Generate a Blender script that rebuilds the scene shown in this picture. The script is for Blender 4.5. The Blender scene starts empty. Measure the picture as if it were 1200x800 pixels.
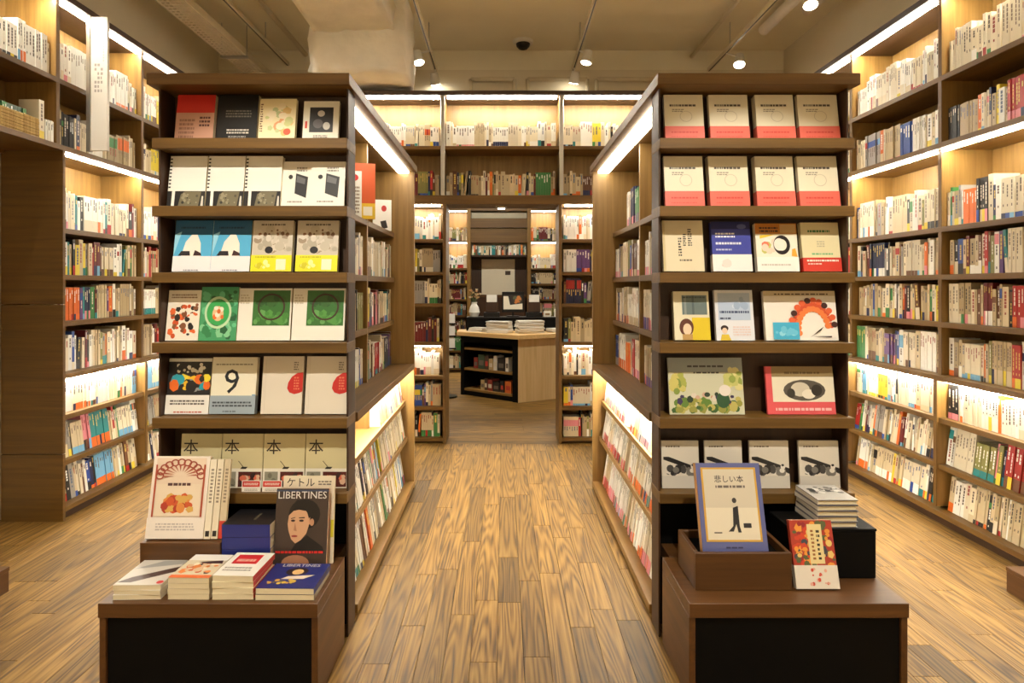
import bpy, bmesh, math, random
from mathutils import Vector, Matrix

# ------------------------------------------------------------------ camera, world, light, exposure
scene = bpy.context.scene
COL = scene.collection
EYE = 1.44
FPX = 700.0            # focal length in pixels of the 1200 x 800 frame
VPX, VPY = 590.0, 335.0

cam_data = bpy.data.cameras.new('camera')
cam_data.sensor_width = 36.0
cam_data.lens = FPX / 1200.0 * 36.0
cam_data.shift_x = (600.0 - VPX) / 1200.0
cam_data.shift_y = -(400.0 - VPY) / 1200.0
cam_data.clip_start = 0.02
cam = bpy.data.objects.new('camera', cam_data)
cam.location = (0, 0, EYE)
cam.rotation_euler = (math.radians(90), 0, 0)
COL.objects.link(cam)
scene.camera = cam

world = bpy.data.worlds.new('world')
scene.world = world
world.use_nodes = True
world.node_tree.nodes['Background'].inputs[0].default_value = (1.0, 0.82, 0.6, 1)
world.node_tree.nodes['Background'].inputs[1].default_value = 0.02

scene.view_settings.view_transform = 'Standard'
scene.view_settings.look = 'None'
scene.view_settings.gamma = 1.0
scene.view_settings.use_curve_mapping = False
scene.view_settings.exposure = 0.14

LED_TOP = 105.0          # emission of the shelf light strips
LED_LEDGE = 85.0
LED_CORNICE = 15.0
LED_COL = (1.0, 0.945, 0.80)
SPOT_COL = (1.0, 0.95, 0.82)
SPOT_W = 66.0

# ------------------------------------------------------------------ helpers
def lin(c):
    out = []
    for v in c[:3]:
        v = v / 255.0
        out.append(v / 12.92 if v <= 0.04045 else ((v + 0.055) / 1.055) ** 2.4)
    return (out[0], out[1], out[2], 1.0)

class MB:
    """collects coloured faces and builds one mesh object"""
    def __init__(self):
        self.v = []; self.f = []; self.c = []
    def poly(self, pts, col):
        n = len(self.v)
        self.v.extend(pts)
        self.f.append(tuple(range(n, n + len(pts))))
        self.c.append(col)
    def box(self, x0, x1, y0, y1, z0, z1, col=(200, 200, 200), top=None, m=None, sides=None):
        p = [(x0, y0, z0), (x1, y0, z0), (x1, y1, z0), (x0, y1, z0), (x0, y0, z1), (x1, y0, z1), (x1, y1, z1), (x0, y1, z1)]
        if m is not None:
            p = [m(q) for q in p]
        n = len(self.v)
        self.v.extend(p)
        for i, q in enumerate(((0, 3, 2, 1), (4, 5, 6, 7), (0, 1, 5, 4), (1, 2, 6, 5), (2, 3, 7, 6), (3, 0, 4, 7))):
            self.f.append(tuple(n + k for k in q))
            self.c.append(top if (i == 1 and top) else col)
    def cyl(self, a, b, r0, r1, n=14, col=(200, 200, 200), caps=True):
        a = Vector(a); b = Vector(b)
        d = (b - a).normalized()
        s = d.orthogonal().normalized(); t = d.cross(s)
        k = len(self.v)
        for c, r in ((a, r0), (b, r1)):
            for i in range(n):
                w = 2 * math.pi * i / n
                self.v.append(tuple(c + s * (r * math.cos(w)) + t * (r * math.sin(w))))
        for i in range(n):
            j = (i + 1) % n
            self.f.append((k + i, k + j, k + n + j, k + n + i)); self.c.append(col)
        if caps:
            self.f.append(tuple(k + i for i in range(n))[::-1]); self.c.append(col)
            self.f.append(tuple(k + n + i for i in range(n))); self.c.append(col)
    def mesh(self, name, off=(0, 0, 0), bevel=0.0):
        me = bpy.data.meshes.new(name)
        if off != (0, 0, 0):
            vs = [(p[0] - off[0], p[1] - off[1], p[2] - off[2]) for p in self.v]
        else:
            vs = self.v
        me.from_pydata(vs, [], self.f)
        at = me.color_attributes.new('Col', 'FLOAT_COLOR', 'CORNER')
        buf = []
        for f, c in zip(self.f, self.c):
            buf.extend(lin(c) * len(f))
        at.data.foreach_set('color', buf)
        if bevel > 0:
            bm = bmesh.new(); bm.from_mesh(me)
            bmesh.ops.bevel(bm, geom=bm.edges[:], offset=bevel, segments=1, affect='EDGES', clamp_overlap=True)
            bm.to_mesh(me); bm.free()
        me.update()
        return me
    def build(self, name, mat, parent=None, bevel=0.0):
        off = tuple(parent.get('_o', (0, 0, 0))) if parent is not None else (0, 0, 0)
        me = self.mesh(name, off, bevel)
        return link(name, me, mat, parent)

def link(name, me, mat, parent=None):
    if mat is not None and not me.materials:
        me.materials.append(mat)
    o = bpy.data.objects.new(name, me)
    COL.objects.link(o)
    if parent is not None:
        o.parent = parent
    return o

def tag(o, label=None, cat=None, group=None, kind=None):
    if label: o['label'] = label
    if cat: o['category'] = cat
    if group: o['group'] = group
    if kind: o['kind'] = kind
    return o

def empty(name, loc=(0, 0, 0), label=None, cat=None, group=None, kind=None, rot=None, world=True):
    o = bpy.data.objects.new(name, None)
    o.empty_display_size = 0.05
    COL.objects.link(o)
    o.location = loc
    if rot: o.rotation_euler = rot
    o['_o'] = tuple(loc) if world else (0.0, 0.0, 0.0)
    return tag(o, label, cat, group, kind)

def b(name, mat, parent, x0, x1, y0, y1, z0, z1, bevel=0.0015):
    m = MB(); m.box(min(x0, x1), max(x0, x1), min(y0, y1), max(y0, y1), z0, z1)
    return m.build(name, mat, parent, bevel)

ORD = ['first', 'second', 'third', 'fourth', 'fifth', 'sixth', 'seventh', 'eighth', 'ninth', 'tenth', 'eleventh', 'twelfth',
       'thirteenth', 'fourteenth', 'fifteenth', 'sixteenth', 'seventeenth', 'eighteenth', 'nineteenth']
_tens = {20: 'twenty', 30: 'thirty', 40: 'forty', 50: 'fifty', 60: 'sixty', 70: 'seventy'}
_tth = {20: 'twentieth', 30: 'thirtieth', 40: 'fortieth', 50: 'fiftieth', 60: 'sixtieth', 70: 'seventieth'}
def ordinal(n):
    if n < 20: return ORD[n - 1]
    t = n // 10 * 10
    return _tth[t] if n == t else _tens[t] + '-' + ORD[n - t - 1]

# ------------------------------------------------------------------ materials
def new_mat(name):
    m = bpy.data.materials.new(name); m.use_nodes = True
    nt = m.node_tree
    return m, nt, nt.nodes['Principled BSDF']

def nd(nt, t, **kw):
    n = nt.nodes.new(t)
    for k, v in kw.items():
        setattr(n, k, v)
    return n

def wood(name, dark, light, axis, rough=0.45, stretch=28.0, bump=0.04):
    m, nt, bs = new_mat(name)
    tc = nd(nt, 'ShaderNodeTexCoord'); oi = nd(nt, 'ShaderNodeObjectInfo')
    add = nd(nt, 'ShaderNodeVectorMath', operation='ADD')
    mul = nd(nt, 'ShaderNodeVectorMath', operation='SCALE'); mul.inputs[0].default_value = (7.3, 3.1, 5.7)
    nt.links.new(oi.outputs['Random'], mul.inputs['Scale'])
    nt.links.new(tc.outputs['Object'], add.inputs[0]); nt.links.new(mul.outputs[0], add.inputs[1])
    mp = nd(nt, 'ShaderNodeMapping')
    s = [stretch, stretch, stretch]; s['XYZ'.index(axis)] = 1.3
    mp.inputs['Scale'].default_value = s
    nt.links.new(add.outputs[0], mp.inputs['Vector'])
    n1 = nd(nt, 'ShaderNodeTexNoise'); n1.inputs['Scale'].default_value = 1.0; n1.inputs['Detail'].default_value = 6; n1.inputs['Roughness'].default_value = 0.62
    n1.inputs['Distortion'].default_value = 0.35
    nt.links.new(mp.outputs[0], n1.inputs['Vector'])
    cr = nd(nt, 'ShaderNodeValToRGB')
    cr.color_ramp.elements[0].position = 0.3; cr.color_ramp.elements[0].color = lin(dark)
    cr.color_ramp.elements[1].position = 0.7; cr.color_ramp.elements[1].color = lin(light)
    nt.links.new(n1.outputs['Fac'], cr.inputs['Fac'])
    hs = nd(nt, 'ShaderNodeHueSaturation')
    mr = nd(nt, 'ShaderNodeMapRange'); mr.inputs['To Min'].default_value = 0.9; mr.inputs['To Max'].default_value = 1.1
    nt.links.new(oi.outputs['Random'], mr.inputs['Value']); nt.links.new(mr.outputs[0], hs.inputs['Value'])
    nt.links.new(cr.outputs[0], hs.inputs['Color']); nt.links.new(hs.outputs[0], bs.inputs['Base Color'])
    bp = nd(nt, 'ShaderNodeBump'); bp.inputs['Strength'].default_value = bump; bp.inputs['Distance'].default_value = 0.01
    nt.links.new(n1.outputs['Fac'], bp.inputs['Height']); nt.links.new(bp.outputs[0], bs.inputs['Normal'])
    bs.inputs['Roughness'].default_value = rough
    return m

def plain(name, col, rough=0.6, metal=0.0, noise=0.06, scale=9.0, bump=0.0):
    m, nt, bs = new_mat(name)
    tc = nd(nt, 'ShaderNodeTexCoord')
    n1 = nd(nt, 'ShaderNodeTexNoise'); n1.inputs['Scale'].default_value = scale; n1.inputs['Detail'].default_value = 5
    nt.links.new(tc.outputs['Object'], n1.inputs['Vector'])
    mr = nd(nt, 'ShaderNodeMapRange'); mr.inputs['To Min'].default_value = 1 - noise * 2; mr.inputs['To Max'].default_value = 1 + noise * 2
    nt.links.new(n1.outputs['Fac'], mr.inputs['Value'])
    hs = nd(nt, 'ShaderNodeHueSaturation'); hs.inputs['Color'].default_value = lin(col)
    nt.links.new(mr.outputs[0], hs.inputs['Value']); nt.links.new(hs.outputs[0], bs.inputs['Base Color'])
    bs.inputs['Roughness'].default_value = rough; bs.inputs['Metallic'].default_value = metal
    if bump:
        bp = nd(nt, 'ShaderNodeBump'); bp.inputs['Strength'].default_value = bump; bp.inputs['Distance'].default_value = 0.03
        nt.links.new(n1.outputs['Fac'], bp.inputs['Height']); nt.links.new(bp.outputs[0], bs.inputs['Normal'])
    return m

def colour_attr(name, rough=0.42):
    m, nt, bs = new_mat(name)
    a = nd(nt, 'ShaderNodeAttribute', attribute_name='Col')
    tc = nd(nt, 'ShaderNodeTexCoord')
    n1 = nd(nt, 'ShaderNodeTexNoise'); n1.inputs['Scale'].default_value = 40.0
    nt.links.new(tc.outputs['Object'], n1.inputs['Vector'])
    mr = nd(nt, 'ShaderNodeMapRange'); mr.inputs['To Min'].default_value = rough - 0.06; mr.inputs['To Max'].default_value = rough + 0.06
    nt.links.new(n1.outputs['Fac'], mr.inputs['Value']); nt.links.new(mr.outputs[0], bs.inputs['Roughness'])
    nt.links.new(a.outputs['Color'], bs.inputs['Base Color'])
    return m

def pages_mat(name, col):
    m, nt, bs = new_mat(name)
    tc = nd(nt, 'ShaderNodeTexCoord')
    w = nd(nt, 'ShaderNodeTexWave', wave_type='BANDS', bands_direction='Y'); w.inputs['Scale'].default_value = 260.0; w.inputs['Distortion'].default_value = 1.5
    nt.links.new(tc.outputs['Object'], w.inputs['Vector'])
    mr = nd(nt, 'ShaderNodeMapRange'); mr.inputs['To Min'].default_value = 0.82; mr.inputs['To Max'].default_value = 1.05
    nt.links.new(w.outputs['Fac'], mr.inputs['Value'])
    hs = nd(nt, 'ShaderNodeHueSaturation'); hs.inputs['Color'].default_value = lin(col)
    nt.links.new(mr.outputs[0], hs.inputs['Value']); nt.links.new(hs.outputs[0], bs.inputs['Base Color'])
    bs.inputs['Roughness'].default_value = 0.8
    return m

def emit(name, col, strength):
    m, nt, bs = new_mat(name)
    bs.inputs['Base Color'].default_value = (0.8, 0.8, 0.8, 1)
    bs.inputs['Emission Color'].default_value = (*col, 1)
    bs.inputs['Emission Strength'].default_value = strength
    return m

def plank_mat(name, across=False):
    m, nt, bs = new_mat(name)
    tc = nd(nt, 'ShaderNodeTexCoord'); oi = nd(nt, 'ShaderNodeObjectInfo'); ge = nd(nt, 'ShaderNodeNewGeometry')
    rnd = nd(nt, 'ShaderNodeMath', operation='ADD'); fr = nd(nt, 'ShaderNodeMath', operation='FRACT')
    nt.links.new(oi.outputs['Random'], rnd.inputs[0]); nt.links.new(ge.outputs['Random Per Island'], rnd.inputs[1])
    nt.links.new(rnd.outputs[0], fr.inputs[0])
    sc = nd(nt, 'ShaderNodeVectorMath', operation='SCALE'); sc.inputs[0].default_value = (17.0, 41.0, 5.0)
    nt.links.new(fr.outputs[0], sc.inputs['Scale'])
    add = nd(nt, 'ShaderNodeVectorMath', operation='ADD')
    nt.links.new(tc.outputs['Object'], add.inputs[0]); nt.links.new(sc.outputs[0], add.inputs[1])
    # cathedral grain: bands bent by low noise
    mp = nd(nt, 'ShaderNodeMapping'); mp.inputs['Scale'].default_value = (0.55, 10.0, 4.0) if across else (10.0, 0.55, 4.0)
    nt.links.new(add.outputs[0], mp.inputs['Vector'])
    n0 = nd(nt, 'ShaderNodeTexNoise'); n0.inputs['Scale'].default_value = 1.1; n0.inputs['Detail'].default_value = 1.2
    nt.links.new(mp.outputs[0], n0.inputs['Vector'])
    k = nd(nt, 'ShaderNodeMath', operation='MULTIPLY'); k.inputs[1].default_value = 105.0
    nt.links.new(n0.outputs['Fac'], k.inputs[0])
    sn = nd(nt, 'ShaderNodeMath', operation='SINE'); nt.links.new(k.outputs[0], sn.inputs[0])
    # fine fibres
    mp2 = nd(nt, 'ShaderNodeMapping'); mp2.inputs['Scale'].default_value = (3.0, 95.0, 20.0) if across else (95.0, 3.0, 20.0)
    nt.links.new(add.outputs[0], mp2.inputs['Vector'])
    n2 = nd(nt, 'ShaderNodeTexNoise'); n2.inputs['Scale'].default_value = 1.0; n2.inputs['Detail'].default_value = 6
    nt.links.new(mp2.outputs[0], n2.inputs['Vector'])
    g = nd(nt, 'ShaderNodeMapRange'); g.inputs['From Min'].default_value = -1; g.inputs['To Min'].default_value = 0.0; g.inputs['To Max'].default_value = 0.27
    nt.links.new(sn.outputs[0], g.inputs['Value'])
    mix = nd(nt, 'ShaderNodeMath', operation='MULTIPLY_ADD'); mix.inputs[1].default_value = 0.8
    nt.links.new(n2.outputs['Fac'], mix.inputs[0]); nt.links.new(g.outputs[0], mix.inputs[2])
    cr = nd(nt, 'ShaderNodeValToRGB')
    e = cr.color_ramp.elements
    e[0].position = 0.24; e[0].color = lin((50, 34, 14))
    e[1].position = 0.78; e[1].color = lin((142, 109, 54))
    x = e.new(0.5); x.color = lin((114, 83, 36))
    nt.links.new(mix.outputs[0], cr.inputs['Fac'])
    # plank to plank tone
    vr = nd(nt, 'ShaderNodeValToRGB'); vr.color_ramp.interpolation = 'LINEAR'
    e = vr.color_ramp.elements
    e[0].position = 0.0; e[0].color = (0.42, 0.42, 0.42, 1)
    e[1].position = 1.0; e[1].color = (1.16, 1.16, 1.16, 1)
    y = e.new(0.06); y.color = (0.72, 0.72, 0.72, 1)
    y = e.new(0.35); y.color = (0.95, 0.95, 0.95, 1)
    nt.links.new(fr.outputs[0], vr.inputs['Fac'])
    hs = nd(nt, 'ShaderNodeHueSaturation')
    nt.links.new(vr.outputs[0], hs.inputs['Value']); nt.links.new(cr.outputs[0], hs.inputs['Color'])
    nt.links.new(hs.outputs[0], bs.inputs['Base Color'])
    rr = nd(nt, 'ShaderNodeMapRange'); rr.inputs['To Min'].default_value = 0.46; rr.inputs['To Max'].default_value = 0.62; bs.inputs['Specular IOR Level'].default_value = 0.3
    nt.links.new(n2.outputs['Fac'], rr.inputs['Value']); nt.links.new(rr.outputs[0], bs.inputs['Roughness'])
    bp = nd(nt, 'ShaderNodeBump'); bp.inputs['Strength'].default_value = 0.12; bp.inputs['Distance'].default_value = 0.004
    nt.links.new(n2.outputs['Fac'], bp.inputs['Height']); nt.links.new(bp.outputs[0], bs.inputs['Normal'])
    return m

OAK_D, OAK_L = (122, 90, 42), (154, 118, 62)
WAL_D, WAL_L = (84, 57, 17), (114, 82, 30)
M = {}
for ax in 'XYZ':
    M['oak' + ax] = wood('light_oak_' + ax, OAK_D, OAK_L, ax)
    M['wal' + ax] = wood('brown_oak_' + ax, WAL_D, WAL_L, ax, rough=0.5)
    M['dark' + ax] = wood('dark_walnut_' + ax, (50, 29, 15), (66, 41, 21), ax, rough=0.5)
    M['red' + ax] = wood('red_brown_walnut_' + ax, (70, 42, 18), (98, 63, 28), ax, rough=0.42)
M['mapleZ'] = wood('pale_maple_Z', (206, 172, 118), (226, 196, 146), 'Z')
M['mapleX'] = wood('pale_maple_X', (206, 166, 106), (224, 188, 130), 'X')
M['black'] = plain('black_laminate', (6, 5, 5), 0.6, noise=0.05)
M['black'].node_tree.nodes['Principled BSDF'].inputs['Specular IOR Level'].default_value = 0.15
M['blackm'] = plain('black_metal', (22, 20, 20), 0.35, 0.4)
M['chrome'] = plain('brushed_steel', (190, 186, 178), 0.3, 0.9)
M['ceil'] = plain('painted_ceiling', (236, 228, 204), 0.9, noise=0.04, scale=2.0, bump=0.05)
M['wallp'] = plain('painted_wall', (222, 212, 188), 0.9, noise=0.03, scale=2.0, bump=0.04)
M['duct'] = plain('duct_wrap', (246, 240, 226), 0.85, noise=0.05, scale=7.0, bump=0.5)
M['pipe'] = plain('painted_pipe', (214, 202, 174), 0.6)
M['pipew'] = plain('pale_pipe', (240, 228, 208), 0.6)
M['white'] = plain('white_plastic', (226, 222, 212), 0.5)
M['sign'] = plain('white_sign_face', (208, 200, 188), 0.5, noise=0.02)
M['straw'] = wood('woven_straw', (150, 116, 58), (206, 176, 112), 'Z', 0.8, 60.0, 0.4)
M['book'] = colour_attr('printed_cover')
M['print'] = colour_attr('printed_art', 0.4)
M['pages'] = pages_mat('page_edges', (232, 218, 184))
M['plank'] = plank_mat('oak_floor_plank')
M['plankx'] = plank_mat('oak_floor_plank_across', True)
M['sub'] = plain('floor_joint', (58, 38, 22), 0.8)
M['led'] = emit('led_strip', LED_COL, LED_TOP)
M['ledl'] = emit('led_strip_bright', LED_COL, LED_LEDGE)
M['ledc'] = emit('led_cornice', LED_COL, LED_CORNICE)
M['lens'] = emit('spot_lens', (1.0, 0.9, 0.72), 40.0)

rnd = random.Random(11)

# ------------------------------------------------------------------ room
H = 4.0
XL, XR, Y0R, Y1R = -3.1, 3.05, -2.6, 10.6
def structure(name, mat, x0, x1, y0, y1, z0, z1, label, cat):
    o = b(name, mat, None, x0, x1, y0, y1, z0, z1, 0)
    return tag(o, label, cat, kind='structure')
floor = structure('floor', M['sub'], XL, XR, Y0R, Y1R, -0.06, -0.014, 'warm oak plank floor running down the shop aisle', 'floor')
structure('wall_left', M['wallp'], XL - 0.1, XL, Y0R, Y1R, -0.06, H, 'tan painted wall behind the bookcase with dark end panel', 'wall')
structure('wall_right', M['wallp'], XR, XR + 0.1, Y0R, Y1R, -0.06, H, 'tan painted wall behind the full-length bookcase', 'wall')
structure('wall_back', M['wallp'], XL, XR, Y1R, Y1R + 0.1, -0.06, H, 'tan end wall of the room beyond the bookcase arch', 'wall')
structure('wall_front', M['wallp'], XL, XR, Y0R - 0.1, Y0R, -0.06, H, 'tan wall facing the bookcase arch across the shop', 'wall')
structure('ceiling', M['ceil'], XL, XR, Y0R, Y1R, H, H + 0.1, 'bare painted ceiling with exposed pipes and tracks', 'ceiling')
structure('trim_1', M['ceil'], XL, XR, 6.5, 6.95, 3.78, H, 'painted beam crossing the ceiling beyond the arch', 'beam')

# planks: each one a part of the floor, the 290 that show largest singly, the rest joined
PW, LENS = 0.1025, (0.45, 0.6, 0.75, 0.9, 1.2)
pl_mesh = {}
for L in LENS:
    m = MB(); m.box(0.0006, PW - 0.0006, 0.0006, L - 0.0006, -0.014, 0.0)
    me = m.mesh('plank', bevel=0.0012); me.materials.append(M['plank'])
    pl_mesh[L] = me
cand = []
nx = int((XR - XL) / PW) + 1
for i in range(nx):
    x = XL + i * PW
    if x + PW > XR + 0.001: break
    y = 0.6 - rnd.random() * 0.9
    while y < 5.44:
        L = rnd.choice(LENS)
        if y + L > 5.45: 
            L = 5.45 - y
        cand.append((x, y, L)); y += L
def seen_px(x, y):
    yy = max(y, 0.4)
    px = VPX + FPX * x / yy; py = VPY + FPX * EYE / yy
    return px, py
sel = []
for c in cand:
    x, y, L = c
    if L not in pl_mesh: continue
    px, py = seen_px(x + PW / 2, y + L)
    if y + L < 2.0: continue
    if px < -60 or px > 1260: continue
    ax = abs(x + PW / 2 )
    if 0.66 < ax < 1.4 and 2.1 < y and y + L < 4.2: continue      # under the islands
    if ax > 2.7: continue
    ym = y + L * 0.5
    sel.append((L * PW / ym ** 3, c))
sel.sort(key=lambda t: -t[0])
chosen = set(c for _, c in sel[:290])
for c in cand:
    if c in chosen:
        o = link('plank', pl_mesh[c[2]], None, floor); o.location = (c[0], c[1], 0)
rest = MB()
for c in cand:
    if c not in chosen:
        x, y, L = c
        if L > 0.02: rest.box(x + 0.0006, x + PW - 0.0006, y + 0.0006, y + L - 0.0006, -0.014, 0)
for i in range(nx):
    x = XL + i * PW
    y = Y0R
    if x + PW > XR + 0.001: break
    first = min(c[1] for c in cand if abs(c[0] - x) < 1e-6)
    while y < first - 0.01:
        L = min(rnd.choice(LENS), first - y)
        rest.box(x + 0.0006, x + PW - 0.0006, y + 0.0006, y + L - 0.0006, -0.014, 0); y += L
tag(rest.build('far_planks', M['plank'], floor), kind='stuff')
rest = MB()
y = 5.45
while y < Y1R - 0.01:
    x = XL
    while x < XR - 0.01:
        L = min(rnd.choice((0.9, 1.2, 1.5)), XR - x)
        if XR - x - L < 0.2: L = XR - x
        rest.box(x + 0.0006, x + L - 0.0006, y + 0.0006, min(y + PW, Y1R) - 0.0006, -0.014, 0); x += L
    y += PW
tag(rest.build('cross_planks', M['plankx'], floor), kind='stuff')

# ------------------------------------------------------------------ upright books: collected first, built at the end
NAMED = {'white': (240, 237, 228), 'ivory': (224, 212, 186), 'cream': (206, 188, 152), 'beige': (176, 156, 120), 'grey': (150, 145, 138),
         'red': (168, 34, 30), 'maroon': (98, 24, 26), 'orange': (220, 108, 34), 'yellow': (226, 202, 60), 'green': (58, 124, 66), 'forest': (34, 66, 42), 'olive': (132, 130, 70),
         'blue': (38, 72, 150), 'navy': (28, 34, 72), 'sky-blue': (112, 168, 206), 'teal': (36, 128, 132), 'black': (28, 25, 24), 'brown': (104, 66, 40), 'pink': (222, 136, 146), 'purple': (96, 62, 120)}
def palette(**kw):
    out = []
    for k, n in kw.items(): out += [k.replace('_', '-')] * n
    return out
P_WHITE = palette(white=22, ivory=10, cream=2, sky_blue=1, orange=1, yellow=1, black=1)
P_MIX = palette(white=10, ivory=12, cream=14, beige=7, grey=3, red=2, maroon=2, orange=3, yellow=1, green=2, olive=2, blue=2, navy=2, sky_blue=1, teal=1, black=5, brown=2, pink=1, purple=1)
P_CREAM = palette(ivory=12, cream=14, beige=8, white=8, grey=2, green=1, red=1, black=4, olive=2, brown=2, navy=1, yellow=1, orange=1, maroon=1, blue=1)
P_DARK = palette(cream=8, beige=8, ivory=4, brown=4, black=7, maroon=3, green=2, olive=3, red=3, navy=3, orange=2, teal=1)
P_SERIES = palette(white=16, ivory=8, cream=1)
ACC = ['red', 'orange', 'yellow', 'green', 'blue', 'navy', 'black', 'teal', 'pink', 'sky-blue', 'brown']
BOOKS = []

def row(axis, a0, a1, front, ns, z, hmax, pal, where, rev=False, tilt=0.0, seed=None, series=0.18, hmin=0.0, dmax=0.2, label_col=None, fill=1.0, hrange=(0.66, 0.9)):
    """fill a shelf from a0 to a1 with upright books; spines at 'front' facing ns along the other axis.
       books are numbered from the end nearest the arch (rev) or from a0."""
    r = random.Random(seed if seed is not None else rnd.random())
    made = []
    a = a0 + 0.004
    end = a0 + (a1 - a0) * fill
    left = 0; proto = None
    while True:
        if left <= 0:
            s = r.random() < series
            left = r.randint(3, 7) if s else 1
            nm = r.choice(pal)
            base = NAMED[nm]
            k = r.uniform(0.93, 1.05)
            base = tuple(min(255, int(v * k)) for v in base)
            lum = sum(base) / 3
            tit = r.choice([(60, 54, 50), (96, 84, 76), (120, 104, 92), (150, 70, 60), (90, 104, 130), (70, 60, 54)]) if lum > 130 else r.choice([(230, 220, 200), (240, 238, 230), (214, 186, 96)])
            lab = None
            q = r.random()
            if label_col and q < 0.85: lab = (NAMED[r.choice(label_col)], 0.0, r.uniform(0.16, 0.3))
            elif q < 0.42: lab = (NAMED[r.choice(ACC)], 0.0, r.uniform(0.1, 0.3))
            elif q < 0.56: lab = (NAMED[r.choice(['white', 'ivory', 'cream'])], 0.0, r.uniform(0.18, 0.4))
            elif q < 0.62: lab = (NAMED[r.choice(ACC)], r.uniform(0.5, 0.7), r.uniform(0.75, 0.95))
            proto = dict(name=nm, base=base, tit=tit, lab=lab, t=r.choice((r.uniform(0.014, 0.026), r.uniform(0.018, 0.042))) if not s else r.uniform(0.015, 0.027),
                         h=max(hmin, hmax * r.uniform(*hrange)), d=min(dmax, r.uniform(0.12, 0.17)), series=s)
        left -= 1
        bk = dict(proto)
        if not bk['series']:
            pass
        else:
            if r.random() < 0.25 and bk['lab']:
                bk['lab'] = (NAMED[r.choice(ACC)], bk['lab'][1], bk['lab'][2])
        t = bk['t']
        if a + t > end - 0.004: break
        lean = 0.0
        if not bk['series'] and r.random() < 0.03:
            lean = r.uniform(0.05, 0.14)
        adv = t * math.cos(lean) + bk['h'] * math.sin(lean)
        if a + adv > end - 0.004: lean = 0; adv = t
        bk.update(axis=axis, a=a, front=front + ns * r.uniform(-0.008, 0.0), ns=ns, z=z, tilt=tilt, lean=lean, where=where, seed=r.random())
        made.append(bk)
        a += adv + 0.0006
    n = len(made)
    for i, bk in enumerate(made):
        bk['n'] = (n - i) if rev else (i + 1)
    BOOKS.extend(made)

def book_map(bk):
    cs, sn = math.cos(bk['lean']), math.sin(bk['lean'])
    tt = math.tan(bk['tilt'])
    t = bk['t']
    def f(p):
        u, w, v = p            # along the row, outward, up
        w2 = w - v * tt
        u2 = u * cs + v * sn; v2 = v * cs + (t - u) * sn
        if bk['axis'] == 'y':
            return (bk['front'] + bk['ns'] * w2, bk['a'] + u2, bk['z'] + 0.0008 + v2)
        return (bk['a'] + u2, bk['front'] + bk['ns'] * w2, bk['z'] + 0.0008 + v2)
    return f

def book_geo(m, bk, fine):
    f = book_map(bk)
    t, h, d = bk['t'], bk['h'], bk['d']
    c = bk['base']; paper = (226, 214, 186)
    if fine:
        k = 0.0014
        m.box(0, k, -d, 0, 0, h, c, m=f)
        m.box(t - k, t, -d, 0, 0, h, c, m=f)
        m.box(k, t - k, -k, 0, 0, h, c, m=f)
        m.box(k, t - k, -d + 0.002, -k, 0.001, h - 0.0025, paper, m=f)
    else:
        m.box(0, t, -d, 0, 0, h, c, top=paper, m=f)
    r = random.Random(bk['seed'])
    e = 0.0005
    def q(u0, v0, u1, v1, col):
        m.poly([f((u0 * t, e, v0 * h)), f((u1 * t, e, v0 * h)), f((u1 * t, e, v1 * h)), f((u0 * t, e, v1 * h))], col)
    v_lo = 0.3
    if bk['lab']:
        lc, l0, l1 = bk['lab']
        q(0, l0, 1, l1, lc)
        v_lo = max(v_lo, l1 + 0.05) if l0 < 0.2 else 0.1
    top = r.uniform(0.82, 0.95) if not (bk['lab'] and bk['lab'][1] > 0.3) else bk['lab'][1] - 0.03
    u0 = r.uniform(0.3, 0.38); u1 = 1 - u0
    n = r.randint(3, 6) if fine else r.randint(1, 2)
    v = top; hh = (top - v_lo) / 8
    for i in range(n):
        g = hh * r.uniform(0.7, 1.3) * (1 if fine else 2)
        if v - g < v_lo: break
        q(u0, v - g, u1, v, bk['tit'])
        v -= g + hh * 0.22
    if fine and v - hh > v_lo:
        q(0.38, v_lo, 0.62, v_lo + hh * 0.8, bk['tit'])

# ------------------------------------------------------------------ wall bookcases
def shelf_names(i): return ['bottom shelf', 'second shelf up', 'third shelf up', 'fourth shelf up', 'fifth shelf up', 'sixth shelf up', 'seventh shelf up', 'eighth shelf up', 'ninth shelf up'][i]
WZ = [0.085, 0.36, 0.64, 0.90, 1.22, 1.51, 1.80, 2.30, 2.72]     # top faces of the boards
TOPZ = 3.2
TH = 0.032
D = 0.38

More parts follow.
